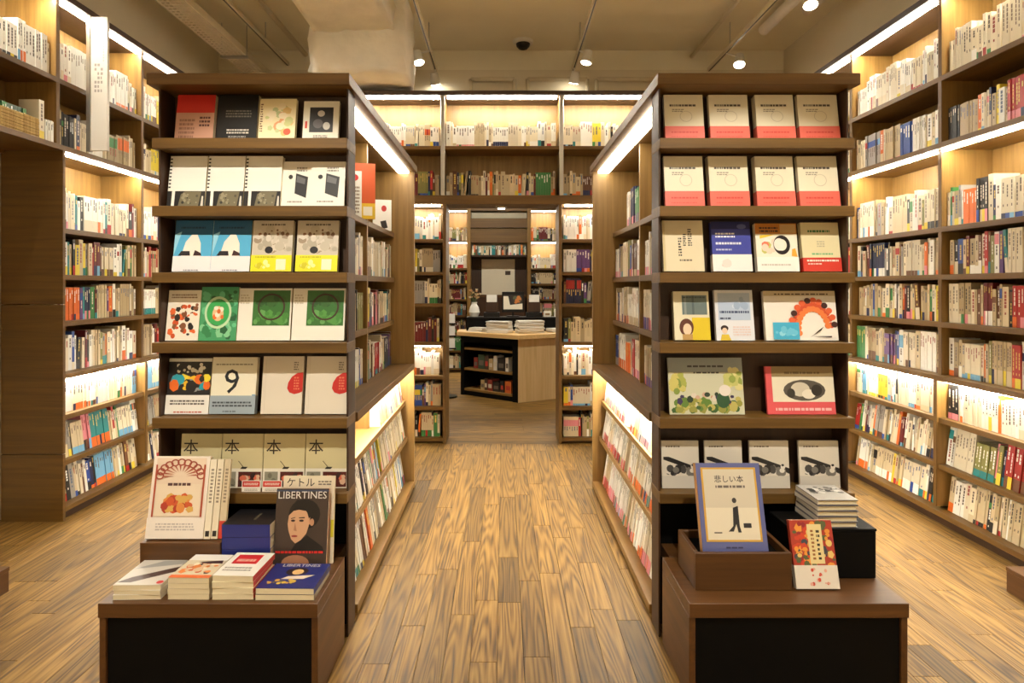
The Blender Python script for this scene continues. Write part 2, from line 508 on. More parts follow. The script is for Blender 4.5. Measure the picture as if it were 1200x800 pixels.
def wall_case(sx, xf, ys, lower_from, label, wname, pals):
    """sx: +1 right wall, -1 left wall; xf: abs x of the ledge front; ys: upright positions from arch to shop front"""
    root = empty('bookcase', (sx * (xf + D / 2), ys[0], 0), label, 'bookcase')
    X = lambda d: sx * (xf + d)
    yb, ye = ys[0], ys[-1]
    lowend = lower_from if lower_from else ye
    # back panels and uprights bay by bay
    for i in range(len(ys) - 1):
        y1, y0 = ys[i], ys[i + 1]
        zb = 0.0 if y0 >= lowend - 0.01 else 2.25
        b('back_panel', M['oakZ'], root, X(D - 0.02), X(D), y0, y1, max(zb, 0.0), TOPZ, 0)
    for i, y in enumerate(ys):
        if y >= lowend - 0.01:
            for z0, z1 in ((0.10, 0.868), (0.90, 2.268), (2.30, TOPZ)):
                if abs(y - lowend) < 0.01 and lower_from and z0 < 2.2:
                    continue
                b('upright', M['oakZ'], root, X(0.02 if z0 < 0.5 else 0.05), X(D - 0.02), y - 0.014, y + 0.014, z0, z1)
                b('edge_strip', M['walZ'], root, X(0.016 if z0 < 0.5 else 0.046), X(0.0198 if z0 < 0.5 else 0.0498), y - 0.0145, y + 0.0145, z0, z1, 0.0008)
        else:
            b('upright', M['oakZ'], root, X(0.05), X(D - 0.02), y - 0.014, y + 0.014, 2.30, TOPZ)
            b('edge_strip', M['walZ'], root, X(0.046), X(0.0498), y - 0.0145, y + 0.0145, 2.30, TOPZ, 0.0008)
    for k, z in enumerate(WZ):
        y0 = ye if z > 2.2 else lowend
        dep = {0: 0.0, 1: 0.025, 2: 0.03, 3: 0.0, 7: 0.0}.get(k, 0.045)
        mat = M['walY']
        b('shelf_board', mat, root, X(dep), X(D - 0.02), y0, yb, z - TH, z)
    b('top_board', M['darkY'], root, X(0.0), X(D), ye, yb, TOPZ, TOPZ + 0.04)
    b('plinth', M['darkY'], root, X(0.03), X(D), lowend, yb, 0.0, WZ[0] - TH)
    if lower_from:
        y = lowend
        for z0, z1 in ((0.0, 0.41), (0.414, 1.325), (1.329, 2.268)):
            b('end_panel', M['walX'], root, X(0.0), X(D), y - 0.022, y, z0, z1)
    # light strips, bay by bay
    for i in range(len(ys) - 1):
        y1, y0 = ys[i] - 0.03, ys[i + 1] + 0.03
        b('light_strip', M['led'], root, X(0.04), X(0.075), y0, y1, TOPZ - 0.012, TOPZ, 0)
        if y0 > lowend - 0.01:
            b('light_strip', M['led'], root, X(0.035), X(0.063), y0, y1, 2.268 - 0.012, 2.268, 0)
            b('light_strip', M['ledl'], root, X(0.05), X(0.085), y0, y1, 0.868 - 0.012, 0.868, 0)
    # books
    for i in range(len(ys) - 1):
        y1, y0 = ys[i] - 0.016, ys[i + 1] + 0.016
        for k, z in enumerate(WZ):
            if z < 2.2 and y0 < lowend: continue
            if (i, k) in pals.get('skip', ()): continue
            zt = (WZ[k + 1] - TH) if k < 8 else TOPZ
            h = min(zt - z, 0.27)
            pal = pals.get((i, k)) or pals.get(k) or P_MIX
            fr = {0: 0.06, 1: 0.06, 2: 0.07}.get(k, 0.075)
            row('y', y0, y1, X(fr), -sx, z, h, pal, '%s, %s, %s' % (shelf_names(k), ORD[i] + ' bay', wname), rev=True,
                tilt=math.radians(7) if k < 2 else 0.0, series=pals.get('series', {}).get(k, 0.16), seed=sx * 1000 + i * 20 + k, hrange=(0.74, 0.93) if k not in (6, 8) else (0.7, 0.98))
    return root

RYS = [5.44, 4.585, 3.65, 2.72, 1.79]
wall_case(1, 2.62, RYS, None, 'full-length wall bookcase with lit shelves running unbroken to the floor', 'full-length wall bookcase',
          {8: P_WHITE, 2: P_WHITE, 6: P_SERIES + P_MIX[::2], 7: P_CREAM, 0: P_CREAM, 1: P_MIX, 4: P_CREAM, 5: P_CREAM + P_MIX[::3], 3: P_CREAM + P_MIX[::2], (2, 8): palette(ivory=3), 'series': {8: 0.4, 7: 0.3, 2: 0.3, 3: 0.3}})
LYS = [5.44, 4.53, 3.67, 2.75, 1.83]
wall_case(-1, 2.69, LYS, 3.67, 'wall bookcase whose upper shelves bridge past its dark brown end panel', 'end-panel wall bookcase',
          {8: P_WHITE, 2: P_WHITE, 6: P_WHITE + P_MIX[::3], 7: P_CREAM, 'skip': ((2, 7),), 'series': {8: 0.5, 2: 0.5}})

# basket of green books and two white books on the bridging shelf
z = WZ[7]
bk = empty('straw_tray', (-2.85, 3.2, z), 'woven straw tray of green books on the bridging upper shelf', 'tray')
for nm, bx_ in (('side', (-2.735, -2.72, 2.9, 3.5)), ('side', (-2.99, -2.975, 2.9, 3.5)), ('end', (-2.975, -2.735, 2.9, 2.915)), ('end', (-2.975, -2.735, 3.485, 3.5))):
    m = MB()
    x0, x1, y0, y1 = bx_
    for i in range(7):
        zz = z + 0.0005 + i * 0.017
        j = 0.0015 * (i % 2)
        m.box(x0 - j, x1 + j, y0 - j, y1 + j, zz, zz + 0.0165)
    m.build(nm, M['straw'], bk, 0.002)
b('bottom', M['straw'], bk, -2.975, -2.735, 2.915, 3.485, z + 0.0005, z + 0.008)
row('y', 2.92, 3.46, -2.745, 1, z + 0.008, 0.2, palette(forest=6, green=1), 'inside the straw tray, end-panel wall bookcase', rev=True, seed=5, series=0.9, hrange=(0.72, 0.76))
row('y', 3.505, 3.56, -2.72, 1, z, 0.27, palette(ivory=1), 'beside the straw tray, bridging shelf', rev=True, seed=6, series=0, hrange=(0.86, 0.9))
row('y', 3.565, 3.653, -2.73, 1, z, 0.2, palette(white=1), 'between straw tray and upright, bridging shelf', rev=True, seed=7, series=1, hrange=(0.66, 0.7))

# ------------------------------------------------------------------ arch bookcase across the back
def arch_case():
    yf, yb = 5.46, 5.78
    root = empty('arch_bookcase', (0, yf, 0), 'bookcase built as an arch over the passage to the counter', 'bookcase')
    xo0, xo1 = -0.525, 0.505
    xs = [-2.28, -1.42, -0.555, 0.53, 1.36, 2.2]
    AZ = [0.05, 0.335, 0.62, 0.925, 1.28, 1.57, 1.87]
    b('top_board', M['darkX'], root, -2.6, 2.55, yf - 0.02, yb, TOPZ - 0.02, TOPZ + 0.02)
    for z in (2.725, 2.27):
        b('shelf_board', M['walX'], root, -2.3, 2.22, yf + (0.02 if z > 2.5 else 0), yb - 0.02, z - TH * (1 if z > 2.5 else 2.6), z)
    for i in range(len(xs) - 1):
        b('back_panel', M['oakZ'] if True else None, root, xs[i], xs[i + 1], yb - 0.02, yb, 2.27, TOPZ - 0.02, 0)
    for x in xs:
        steel = x in (-0.555, 0.53)
        b('upright', M['oakZ'], root, x - 0.014, x + 0.014, yf + 0.03, yb - 0.02, 2.27, TOPZ - 0.02)
        if steel:
            b('steel_edge', M['chrome'], root, x - 0.018, x + 0.018, yf - 0.005, yf + 0.029, 2.27, TOPZ - 0.02)
    for (a, c, s) in ((-2.28, -0.525, -1), (0.505, 2.2, 1)):
        b('back_panel', M['oakZ'], root, a, c, yb - 0.02, yb, 0, 2.18, 0)
        inner = c if s < 0 else a
        b('end_panel', M['walZ'], root, inner, inner + s * 0.03, yf, yb - 0.02, 0, 2.186)
        for x in ((a, -1.42) if s < 0 else (1.36, c)):
            b('upright', M['oakZ'], root, x - 0.014, x + 0.014, yf + 0.03, yb - 0.02, 0.06, 2.186)
        c2, a2 = (c - 0.03, a) if s < 0 else (c, a + 0.03)
        for z in AZ:
            b('shelf_board', M['walX'], root, a2, c2, yf + 0.01, yb - 0.02, z - TH, z)
        b('plinth', M['darkX'], root, a2, c2, yf + 0.04, yb - 0.02, 0, AZ[0] - TH)
        b('light_strip', M['led'], root, a2 + 0.03, c2 - 0.03, yf + 0.03, yf + 0.07, 2.174, 2.186, 0)
        b('light_strip', M['ledl'], root, a2 + 0.03, c2 - 0.03, yf + 0.04, yf + 0.07, 0.881, 0.893, 0)
        bays = ((a, -1.42), (-1.42, c2)) if s < 0 else ((a2, 1.36), (1.36, c))
        for (p, q) in bays:
            for k, z in enumerate(AZ):
                zt = (AZ[k + 1] - TH) if k < 6 else 2.186
                pal = P_WHITE if k in (2, 6) else (P_DARK if k in (0, 3) else P_MIX)
                row('x', p + 0.018, q - 0.018, yf + 0.06, -1, z, min(zt - z, 0.27), pal, shelf_names(k) + ', arch bookcase', seed=int(s * 400 + p * 10 + k))
    for i in range(len(xs) - 1):
        p, q = xs[i] + 0.02, xs[i + 1] - 0.02
        b('light_strip', M['led'], root, p + 0.02, q - 0.02, yf + 0.02, yf + 0.07, TOPZ - 0.032, TOPZ - 0.02, 0)
        row('x', p, q, yf + 0.07, -1, 2.725, 0.27, P_WHITE, 'top shelf, arch bookcase', seed=700 + i, series=0.5)
        row('x', p, q, yf + 0.07, -1, 2.27, 0.27, P_DARK, 'lintel shelf, arch bookcase', seed=720 + i)
arch_case()

# ------------------------------------------------------------------ islands
GZ = [0.055, 0.375, 0.63, 0.89, 1.20, 1.50, 1.815]
EZ = [0.60, 0.905, 1.21, 1.495, 1.765, 2.04]
def island(s, label, wname, up, lo):
    root = empty('bookcase_island', (s * 1.027, 3.35, 0), label, 'bookcase')
    X = lambda v: s * v
    yf, yr = 2.60, 4.27
    # cornice and end cap
    b('cornice', M['walX'], root, X(0.62), X(1.435), 2.40, 4.285, 2.25, 2.296)
    b('end_back_panel', M['darkZ'], root, X(0.645), X(1.41), 2.56, yf, 0.0, 2.25)
    for x0, x1 in ((0.636, 0.644), (1.407, 1.415)):
        b('end_side_panel', M['darkZ'], root, X(x0), X(x1), 2.45, 2.56, 0.0, 2.25)
    for z in EZ:
        b('end_shelf', M['walX'], root, X(0.634), X(1.425), 2.42, 2.56, z - 0.042, z)
    b('kick_panel', M['black'], root, X(0.665), X(1.39), 2.545, 2.558, 0.0, 0.556)
    # rear end panel and spine
    b('end_panel', M['oakZ'], root, X(0.634), X(1.42), yr - 0.03, yr, 0.0, 2.25)
    b('spine_panel', M['oakZ'], root, X(1.015), X(1.035), yf, yr - 0.03, 0.02, 2.25)
    b('base', M['darkY'], root, X(0.665), X(1.39), yf, yr - 0.03, 0.0, 0.0145)
    ym = 3.405
    for side in (0, 1):
        def Q(v):   # v: distance from the island's centre line
            return s * (1.025 - v) if side == 0 else s * (1.025 + v)
        for k, z in enumerate(GZ):
            v = (0.391, 0.345, 0.33, 0.391, 0.25, 0.25, 0.25)[k]
            th = 0.04 if k in (0, 3) else TH
            b('shelf_board', M['oakY'] if k < 3 else M['walY'], root, Q(v), Q(0.0105), yf, yr - 0.03, z - th, z)
        for z0, z1, v in ((0.89, 2.25, 0.25), (0.63, 0.85, 0.26), (0.375, 0.598, 0.26), (0.055, 0.343, 0.26)):
            b('upright', M['oakZ'], root, Q(v), Q(0.0105), ym - 0.012, ym + 0.012, z0, z1)
        for y0, y1 in ((yf + 0.01, ym - 0.02), (ym + 0.02, yr - 0.04)):
            b('light_strip', M['ledc'], root, Q(0.355), Q(0.28), y0, y1, 2.238, 2.25, 0)
            b('light_strip', M['ledl'], root, Q(0.33), Q(0.29), y0, y1, 0.84, 0.85, 0)
            for k, z in enumerate(GZ):
                zt = GZ[k + 1] - 0.04 if k < 6 else 2.25
                v = (0.333, 0.335, 0.32, 0.235, 0.235, 0.235, 0.235)[k]
                pal = (lo if k < 3 else up)
                ns = -s if side == 0 else s
                bay = 'inner bay' if y0 > 3 else 'outer bay'
                lab = None
                if s > 0 and side == 0: lab = ['orange', 'red', 'pink'] if k < 3 else ['pink', 'cream', 'purple', 'orange']
                fillk = 0.55 if k == 6 else 1.0
                if s < 0 and side == 0 and (k == 6 or (k == 2 and y0 < 3)): continue
                row('y', y0, y1, Q(v), ns, z, min(zt - z, 0.26), pal, '%s, %s, %s' % (shelf_names(k), bay, wname) if side == 0 else 'outer side of ' + wname, rev=True,
                    tilt=math.radians(9) if k < 3 else 0.0, seed=int(s * 3000 + side * 500 + y0 * 40 + k), series=0.55 if s > 0 else 0.15, label_col=lab, dmax=0.15, fill=fillk, hrange=(0.72, 0.9) if k > 2 else (0.84, 0.96))
    return root
island(-1, 'brown oak bookcase island behind the table with the magazines', 'magazine-table island', P_MIX, P_MIX + P_WHITE)
island(1, 'brown oak bookcase island behind the table with the boxed blue book', 'blue-book island', P_CREAM + P_SERIES, P_SERIES)

# ------------------------------------------------------------------ face-out books
_txt = {}
def text_geo(s):
    if s in _txt: return _txt[s]
    cu = bpy.data.curves.new('t', 'FONT'); cu.body = s; cu.size = 1.0; cu.resolution_u = 2; cu.offset = 0.005 if ord(s[0]) > 255 else 0.0
    ob = bpy.data.objects.new('t', cu); COL.objects.link(ob)
    dg = bpy.context.evaluated_depsgraph_get()
    me = bpy.data.meshes.new_from_object(ob.evaluated_get(dg))
    vs = [(v.co.x, v.co.y) for v in me.vertices]; fs = [tuple(p.vertices) for p in me.polygons]
    bpy.data.objects.remove(ob); bpy.data.curves.remove(cu); bpy.data.meshes.remove(me)
    if vs:
        x0 = min(v[0] for v in vs); x1 = max(v[0] for v in vs); y0 = min(v[1] for v in vs); y1 = max(v[1] for v in vs)
        sc = 1.0 / max(y1 - y0, 1e-4)
        vs = [((v[0] - (x0 + x1) / 2) * sc, (v[1] - (y0 + y1) / 2) * sc) for v in vs]
    _txt[s] = (vs, fs)
    return _txt[s]

def art(prints, w, h, lift=0.0):
    """flat print on a cover of size w x h; u,v run 0..1 from the lower left corner"""
    m = MB(); lay = [0]
    def pt(u, v):
        u = min(1.0, max(0.0, u)); v = min(1.0, max(0.0, v))
        return ((u - 0.5) * w, -0.0003 - lift - lay[0] * 0.00012, v * h)
    def ell(cu, cv, ru, rv, col, n=18, a0=0.0):
        m.poly([pt(cu + ru * math.cos(a0 + 2 * math.pi * i / n), cv + rv * math.sin(a0 + 2 * math.pi * i / n)) for i in range(n)], col)
    for p in prints:
        k = p[0]; lay[0] += 1
        if k == 'r':
            m.poly([pt(p[1], p[2]), pt(p[3], p[2]), pt(p[3], p[4]), pt(p[1], p[4])], p[5])
        elif k == 'e':
            ell(*p[1:6])
        elif k == 'p':
            m.poly([pt(*q) for q in p[1]], p[2])
        elif k == 'ring':
            cu, cv, ru, rv, th, col = p[1:]
            n = 28
            for i in range(n):
                a, c = 2 * math.pi * i / n, 2 * math.pi * (i + 1) / n
                m.poly([pt(cu + ru * f * math.cos(g), cv + rv * f * math.sin(g)) for f, g in ((1, a), (1, c), (1 - th, c), (1 - th, a))], col)
        elif k == 't':
            vs, fs = text_geo(p[1])
            cu, cv, size, col = p[2:6]
            n = len(m.v)
            for x, y in vs:
                q = pt(cu, cv); m.v.append((q[0] + x * size, q[1], q[2] + y * size))
            for f in fs:
                m.f.append(tuple(n + i for i in f)); m.c.append(col)
        elif k == 'l':      # unreadably small lines of print
            u0, v0, u1, v1, n, col = p[1:7]
            r = random.Random(int(u0 * 1000 + v0 * 77 + n))
            dv = (v1 - v0) / n
            for i in range(n):
                u = u0
                while u < u1 - 0.02:
                    L = min(r.uniform(0.02, 0.09), u1 - u)
                    m.poly([pt(u, v0 + i * dv), pt(u + L, v0 + i * dv), pt(u + L, v0 + i * dv + dv * 0.55), pt(u, v0 + i * dv + dv * 0.55)], col)
                    u += L + 0.015
        elif k == 'b':      # scattered dabs of colour
            u0, v0, u1, v1, n, cols, r0, r1, seed = p[1:10]
            r = random.Random(seed)
            for i in range(n):
                lay[0] += 0.02
                ru = r.uniform(r0, r1)
                cu = r.uniform(u0 + ru, u1 - ru); rv = min(ru * w / h * r.uniform(0.7, 1.3), (v1 - v0) / 2 - 0.001)
                ell(cu, r.uniform(v0 + rv, v1 - rv), ru, rv, r.choice(cols), n=r.choice((5, 7, 9)), a0=r.uniform(0, 3))
    return m

N_FACE = [0]
def cover_book(loc, w, h, t, col, prints, label, group=None, lean=0.0, rz=0.0, flat=False, band=None, hard=False, spine=-1, spine_col=None, cat='book', name='book', pages=True):
    """a closed book; origin at the middle of its front cover's lower edge. band: (height 0..1, colour, prints)"""
    N_FACE[0] += 1
    rot = (math.radians(-90) if flat else -lean, 0, rz)
    if not flat: loc = (loc[0], loc[1], loc[2] + t * math.sin(lean) + 0.0002)
    root = empty(name, loc, label, cat, group, rot=rot, world=False)
    k = 0.0025 if hard else 0.0008
    o = 0.004 if hard else 0.0
    m = MB()
    m.box(-w / 2, w / 2, 0, k, 0, h, col); m.box(-w / 2, w / 2, t - k, t, 0, h, col)
    sc = spine_col or col
    if spine < 0: m.box(-w / 2, -w / 2 + k, k, t - k, 0, h, sc)
    else: m.box(w / 2 - k, w / 2, k, t - k, 0, h, sc)
    m.build('cover', M['book'], root)
    m = MB()
    m.box(-w / 2 + (k if spine < 0 else o + 0.001), w / 2 - (k if spine > 0 else o + 0.001), k, t - k, o + 0.0005, h - o - 0.0005)
    m.build('page_block', M['pages'], root)
    if prints:
        po = art(prints, w, h).build('cover_print', M['print'], root)
        if w < 0.12 or 'dabs' in label: po['kind'] = 'stuff'      # dabs and tiny print, too small to pick apart
    if band:
        bh, bc, bp = band
        e = 0.0022
        m = MB(); m.box(-w / 2 - 0.0004, w / 2 + 0.0004, -e, -e + 0.0003, 0.0004, bh * h, bc)
        if spine < 0: m.box(-w / 2 - 0.0008, -w / 2 - 0.0004, -e, t, 0.0004, bh * h, bc)
        else: m.box(w / 2 + 0.0004, w / 2 + 0.0008, -e, t, 0.0004, bh * h, bc)
        bo = m.build('paper_band', M['book'], root)
        if bp:
            art(bp, w, bh * h, e + 0.0004).build('band_print', M['print'], bo)
    return root

S_END = FPX / 2.47
def on_end(x0, x1, ytop, ybase_z, t, *a, **kw):
    """place a face-out book on an end-cap shelf; x in photo pixels at the depth of that shelf"""
    y = kw.pop('y', 2.475)
    sc = FPX / y
    w = (x1 - x0) / sc
    h = EYE + (VPY - ytop) * (y + 0.03) / FPX - ybase_z
    lean = kw.pop('lean', 0.16)
    h = h / math.cos(lean)
    zl = min([e - 0.05 for e in EZ if e > ybase_z + 0.01] + [2.242])
    h = min(h, (zl - ybase_z - 0.001 - t * math.sin(lean)) / math.cos(lean))
    xa, xb = sorted((abs(x0 - VPX) / sc, abs(x1 - VPX) / sc)); sg = 1 if x0 > VPX else -1
    xa = max(xa, 0.648); xb = min(xb, 1.403); w = xb - xa
    return cover_book((sg * (xa + xb) / 2, y, ybase_z + 0.0008 + (0.0 if lean <= 0 else 0.0)), w, h, t, *a, lean=lean, **kw)

INK = (46, 40, 38)
GL, GR = 'shelf display of the magazine-table island', 'shelf display of the blue-book island'
# --- left island, top row
z = EZ[5]
on_end(204, 249, 106, z, 0.02, (196, 148, 126), [('r', 0, 0.6, 1, 1, (196, 44, 34)), ('l', 0.1, 0.05, 0.5, 0.5, 5, (150, 108, 90)), ('l', 0.62, 0.3, 0.9, 0.55, 3, (90, 50, 44)), ('r', 0, 0, 1, 0.05, (150, 100, 84))],
       'tan book with red upper part on the top shelf of its island end', GL)
on_end(253, 300, 108, z, 0.025, (16, 13, 13), [('l', 0.2, 0.5, 0.85, 0.68, 3, (110, 104, 96)), ('l', 0.25, 0.14, 0.8, 0.26, 2, (206, 200, 190)), ('l', 0.3, 0.03, 0.75, 0.1, 2, (170, 166, 160))],
       'black book with small pale lettering beside the red-topped tan book', GL)
on_end(302, 345, 117, z, 0.02, (238, 222, 178), [('b', 0.15, 0.08, 0.98, 0.95, 26, [(226, 190, 120), (206, 206, 140), (240, 224, 190), (226, 160, 110), (190, 196, 140)], 0.06, 0.16, 3), ('e', 0.78, 0.2, 0.1, 0.08, (214, 90, 60)), ('l', 0.03, 0.2, 0.1, 0.9, 12, (120, 84, 60))],
       'cream book with pastel yellow and green drawing on the top end shelf', GL)
on_end(354, 396, 120, z, 0.02, (232, 226, 210), [('r', 0.18, 0.2, 0.84, 0.84, (30, 28, 30)), ('e', 0.5, 0.68, 0.1, 0.08, (190, 180, 170)), ('e', 0.42, 0.42, 0.14, 0.12, (90, 86, 88)), ('e', 0.66, 0.36, 0.1, 0.1, (200, 196, 190)), ('r', 0.06, 0.3, 0.12, 0.48, (206, 60, 40)), ('l', 0.3, 0.06, 0.7, 0.14, 2, (120, 110, 100))],
       'white book with a dark square photograph on the top end shelf', GL)
# second row
z = EZ[4]
for i, (x0, x1) in enumerate(((195, 239), (240.5, 284), (285, 328))):
    nth = ('outermost of three', 'middle of three', 'innermost of three')[i]
    pr = [('r', 0, 0, 1, 0.3, (34, 32, 32))] + [('p', [(0.3, 0.0), (0.36, 0.24), (0.46, 0.29), (0.9, 0.29), (0.84, 0.0)], (116, 108, 84)), ('b', 0.34, 0.01, 0.86, 0.28, 14, [(150, 142, 116), (84, 78, 62), (52, 48, 42)], 0.02, 0.05, 9), ('p', [(0.9, 0.0), (0.92, 0.2), (0.96, 0.2), (0.97, 0.0)], (214, 208, 196)), ('r', 0.12, 0.0, 0.2, 0.3, (236, 232, 222))] + [('r', 0.01, 0.36 + j * 0.07, 0.07, 0.39 + j * 0.07, (40, 38, 40)) for j in range(9)]
    on_end(x0, x1, 184, z, 0.025, (238, 234, 224), pr, 'white book with black-and-white photo strip and dotted edge, %s, second end shelf' % nth, 'three white books with photo strips')
for i, (x0, x1, yy) in enumerate(((329, 365, 2.487), (363, 403, 2.475))):
    on_end(x0, x1, 190, z, 0.011, (236, 230, 218), [('p', [(0.42, 0.3), (0.8, 0.2), (0.84, 0.66), (0.44, 0.74)], (34, 32, 34)), ('p', [(0.46, 0.55), (0.74, 0.5), (0.76, 0.62), (0.48, 0.69)], (96, 94, 96)), ('e', 0.27, 0.66, 0.07, 0.05, (30, 28, 30)), ('l', 0.46, 0.78, 0.8, 0.9, 2, (130, 120, 112)), ('l', 0.2, 0.1, 0.7, 0.16, 1, (150, 140, 130))],
           ('white book with slanted black device picture, partly covered by its twin copy', 'white book with slanted black device picture, standing over its twin copy')[i], GL, y=yy)
# third row
z = EZ[3]
for x0, x1 in ((201.5, 246), (246.6, 292)):
    on_end(x0, x1, 259, z, 0.02, (86, 176, 220), [('r', 0, 0.72, 1, 1, (38, 96, 140)), ('p', [(0.2, 0.3), (0.3, 0.58), (0.45, 0.72), (0.6, 0.72), (0.7, 0.55), (0.72, 0.3)], (244, 232, 220)), ('p', [(0.12, 0.31), (0.2, 0.4), (0.42, 0.4), (0.44, 0.31)], (40, 34, 40)), ('p', [(0.52, 0.31), (0.56, 0.42), (0.72, 0.36), (0.74, 0.31)], (60, 36, 40)), ('p', [(0, 0.3), (0, 0.72), (0.18, 0.78)], (150, 210, 236)), ('l', 0.15, 0.84, 0.8, 0.9, 1, (22, 60, 96))],
           'sky-blue book with white rounded figure, %s' % ('outer one of the pair' if x0 < 230 else 'beside the grey pebble-pattern book'), 'two matching sky-blue books on an end shelf', band=(0.3, (232, 228, 230), [('l', 0.3, 0.05, 0.72, 0.2, 1, (150, 150, 156))]))
for i, (x0, x1) in enumerate(((293.5, 341), (346, 395))):
    on_end(x0, x1, 257, z, 0.022, (206, 196, 180), [('b', 0, 0.35, 1, 0.98, 40, [(178, 168, 150), (196, 186, 168), (160, 142, 120), (214, 204, 190)], 0.05, 0.13, 21), ('b', 0.05, 0.68, 0.95, 0.85, 12, [(150, 106, 74), (120, 90, 66)], 0.02, 0.05, 4), ('e', 0.42, 0.42, 0.1, 0.07, (36, 34, 40)), ('l', 0.2, 0.9, 0.8, 0.96, 1, (110, 100, 90))],
           'grey pebble-pattern book with bright yellow band, %s' % ('beside the sky-blue books' if i == 0 else 'at the aisle end of its shelf'), 'two grey books with yellow bands', band=(0.32, (226, 222, 40), [('r', 0.62, 0.1, 0.86, 0.75, (236, 232, 200)), ('b', 0.08, 0.1, 0.5, 0.75, 8, [(244, 242, 160), (206, 196, 40)], 0.04, 0.08, 5), ('l', 0.1, 0.85, 0.6, 0.95, 1, (170, 160, 30))]))
# fourth row
z = EZ[2]
on_end(192, 231.5, 341, z, 0.018, (240, 230, 214), [('b', 0.02, 0.0, 0.98, 0.75, 46, [(226, 104, 50), (40, 34, 32), (240, 232, 216), (206, 84, 40), (130, 80, 50)], 0.05, 0.1, 8), ('l', 0.1, 0.84, 0.9, 0.94, 2, (150, 120, 96))],
       'cream book covered in orange and black dabs, beside the green one', GL)
on_end(232, 276, 337, z, 0.015, (70, 156, 104), [('b', 0, 0, 1, 1, 60, [(50, 130, 80), (100, 190, 140), (36, 96, 60), (130, 200, 150)], 0.04, 0.12, 13), ('e', 0.48, 0.52, 0.3, 0.24, (60, 170, 90)), ('ring', 0.48, 0.52, 0.36, 0.3, 0.16, (190, 220, 180)), ('e', 0.48, 0.5, 0.15, 0.14, (232, 196, 150)), ('b', 0.3, 0.38, 0.66, 0.64, 8, [(222, 110, 50), (240, 234, 214)], 0.03, 0.07, 3)],
       'green patterned book with an orange centre on an end shelf', GL)
for x0, x1 in ((277, 339.5), (341, 403)):
    on_end(x0, x1, 339, z, 0.022, (238, 234, 222), [('r', 0.27, 0.28, 0.97, 0.96, (56, 112, 52)), ('b', 0.27, 0.28, 0.97, 0.6, 24, [(84, 150, 70), (70, 136, 60), (100, 160, 90)], 0.04, 0.08, 6), ('b', 0.27, 0.62, 0.97, 0.96, 20, [(40, 84, 40), (56, 100, 48)], 0.04, 0.08, 7), ('ring', 0.62, 0.64, 0.26, 0.26, 0.13, (64, 44, 34)), ('l', 0.03, 0.7, 0.2, 0.9, 4, (206, 196, 176))],
           'white book with green ring picture, %s' % ('next to the green patterned book' if x0 < 300 else 'at the aisle end of its shelf'), 'two white books with green ring pictures')
# fifth row
z = EZ[1]
on_end(192, 244, 421, z, 0.018, (34, 32, 34), [('r', 0, 0.94, 1, 1, (240, 238, 230)), ('b', 0, 0.36, 1, 0.74, 34, [(40, 160, 180), (240, 190, 40), (232, 110, 40), (34, 32, 34), (236, 214, 60), (150, 150, 150)], 0.06, 0.13, 17), ('b', 0.1, 0.72, 0.9, 0.92, 18, [(240, 238, 230), (34, 32, 34), (230, 226, 210)], 0.03, 0.06, 19)],
       'black book with yellow, teal and white shapes above a white band', GL, band=(0.34, (238, 234, 228), [('l', 0.1, 0.5, 0.9, 0.8, 2, (90, 84, 84)), ('l', 0.2, 0.08, 0.85, 0.2, 1, (190, 90, 70))]))
on_end(245, 298, 420, z, 0.025, (240, 234, 212), [('t', '9', 0.45, 0.57, 0.1, (28, 36, 44)), ('l', 0.08, 0.86, 0.9, 0.9, 1, (150, 142, 120)), ('r', 0.92, 0.0, 1.0, 0.34, (120, 160, 190))],
       'ivory book with a large dark numeral nine and blue-grey band', GL, band=(0.32, (158, 172, 184), [('l', 0.06, 0.4, 0.94, 0.75, 2, (70, 78, 88)), ('l', 0.3, 0.1, 0.6, 0.25, 1, (110, 118, 128))]), spine=1)
for x0, x1, yy in ((305, 353, 2.475), (356.5, 409, 2.475)):
    on_end(x0, x1, 419, z, 0.025, (226, 216, 200), [('p', [(1.0, 0.72), (0.86, 0.71), (0.72, 0.64), (0.64, 0.54), (0.62, 0.44), (0.68, 0.37), (0.8, 0.34), (0.92, 0.36), (1.0, 0.39)], (198, 40, 38)), ('l', 0.78, 0.42, 0.92, 0.66, 5, (222, 120, 90)), ('l', 0.76, 0.76, 0.88, 0.92, 4, (140, 128, 116)), ('r', 0.08, 0, 0.085, 1, (200, 190, 172))],
           'pale book with a red disc at its edge, %s' % ('next to the nine book' if x0 < 330 else 'at the aisle end of its shelf'), 'two pale books with red discs', spine=1)
# sixth row: magazines titled with one large character
z = EZ[0]
for i, (x0, x1) in enumerate(((210, 257.5), (258.5, 306.5), (307.5, 356), (357, 407))):
    on_end(x0, x1, 508, z, 0.006, (212, 200, 156), [('r', 0, 0, 1, 0.36, (236, 230, 216)), ('t', '本', 0.24, 0.76, 0.06, (44, 34, 32)), ('r', 0.04, 0.02, 0.36, 0.3, (150, 146, 128)), ('b', 0.04, 0.02, 0.36, 0.3, 10, [(70, 66, 60), (120, 116, 100)], 0.03, 0.06, 2), ('r', 0.42, 0.02, 0.97, 0.3, (90, 40, 34)), ('b', 0.42, 0.02, 0.97, 0.3, 14, [(216, 110, 84), (220, 180, 150), (60, 40, 40)], 0.04, 0.09, 5), ('p', [(0.46, 0.35), (0.5, 0.39), (0.64, 0.39), (0.6, 0.35)], (60, 56, 52)), ('p', [(0.4, 0.5), (0.42, 0.5), (0.54, 0.39), (0.52, 0.39)], (90, 80, 66))],
           'khaki magazine headed with one large black character, %s from the aisle' % ORD[3 - i], 'four matching khaki magazines', lean=0.1, y=2.48)
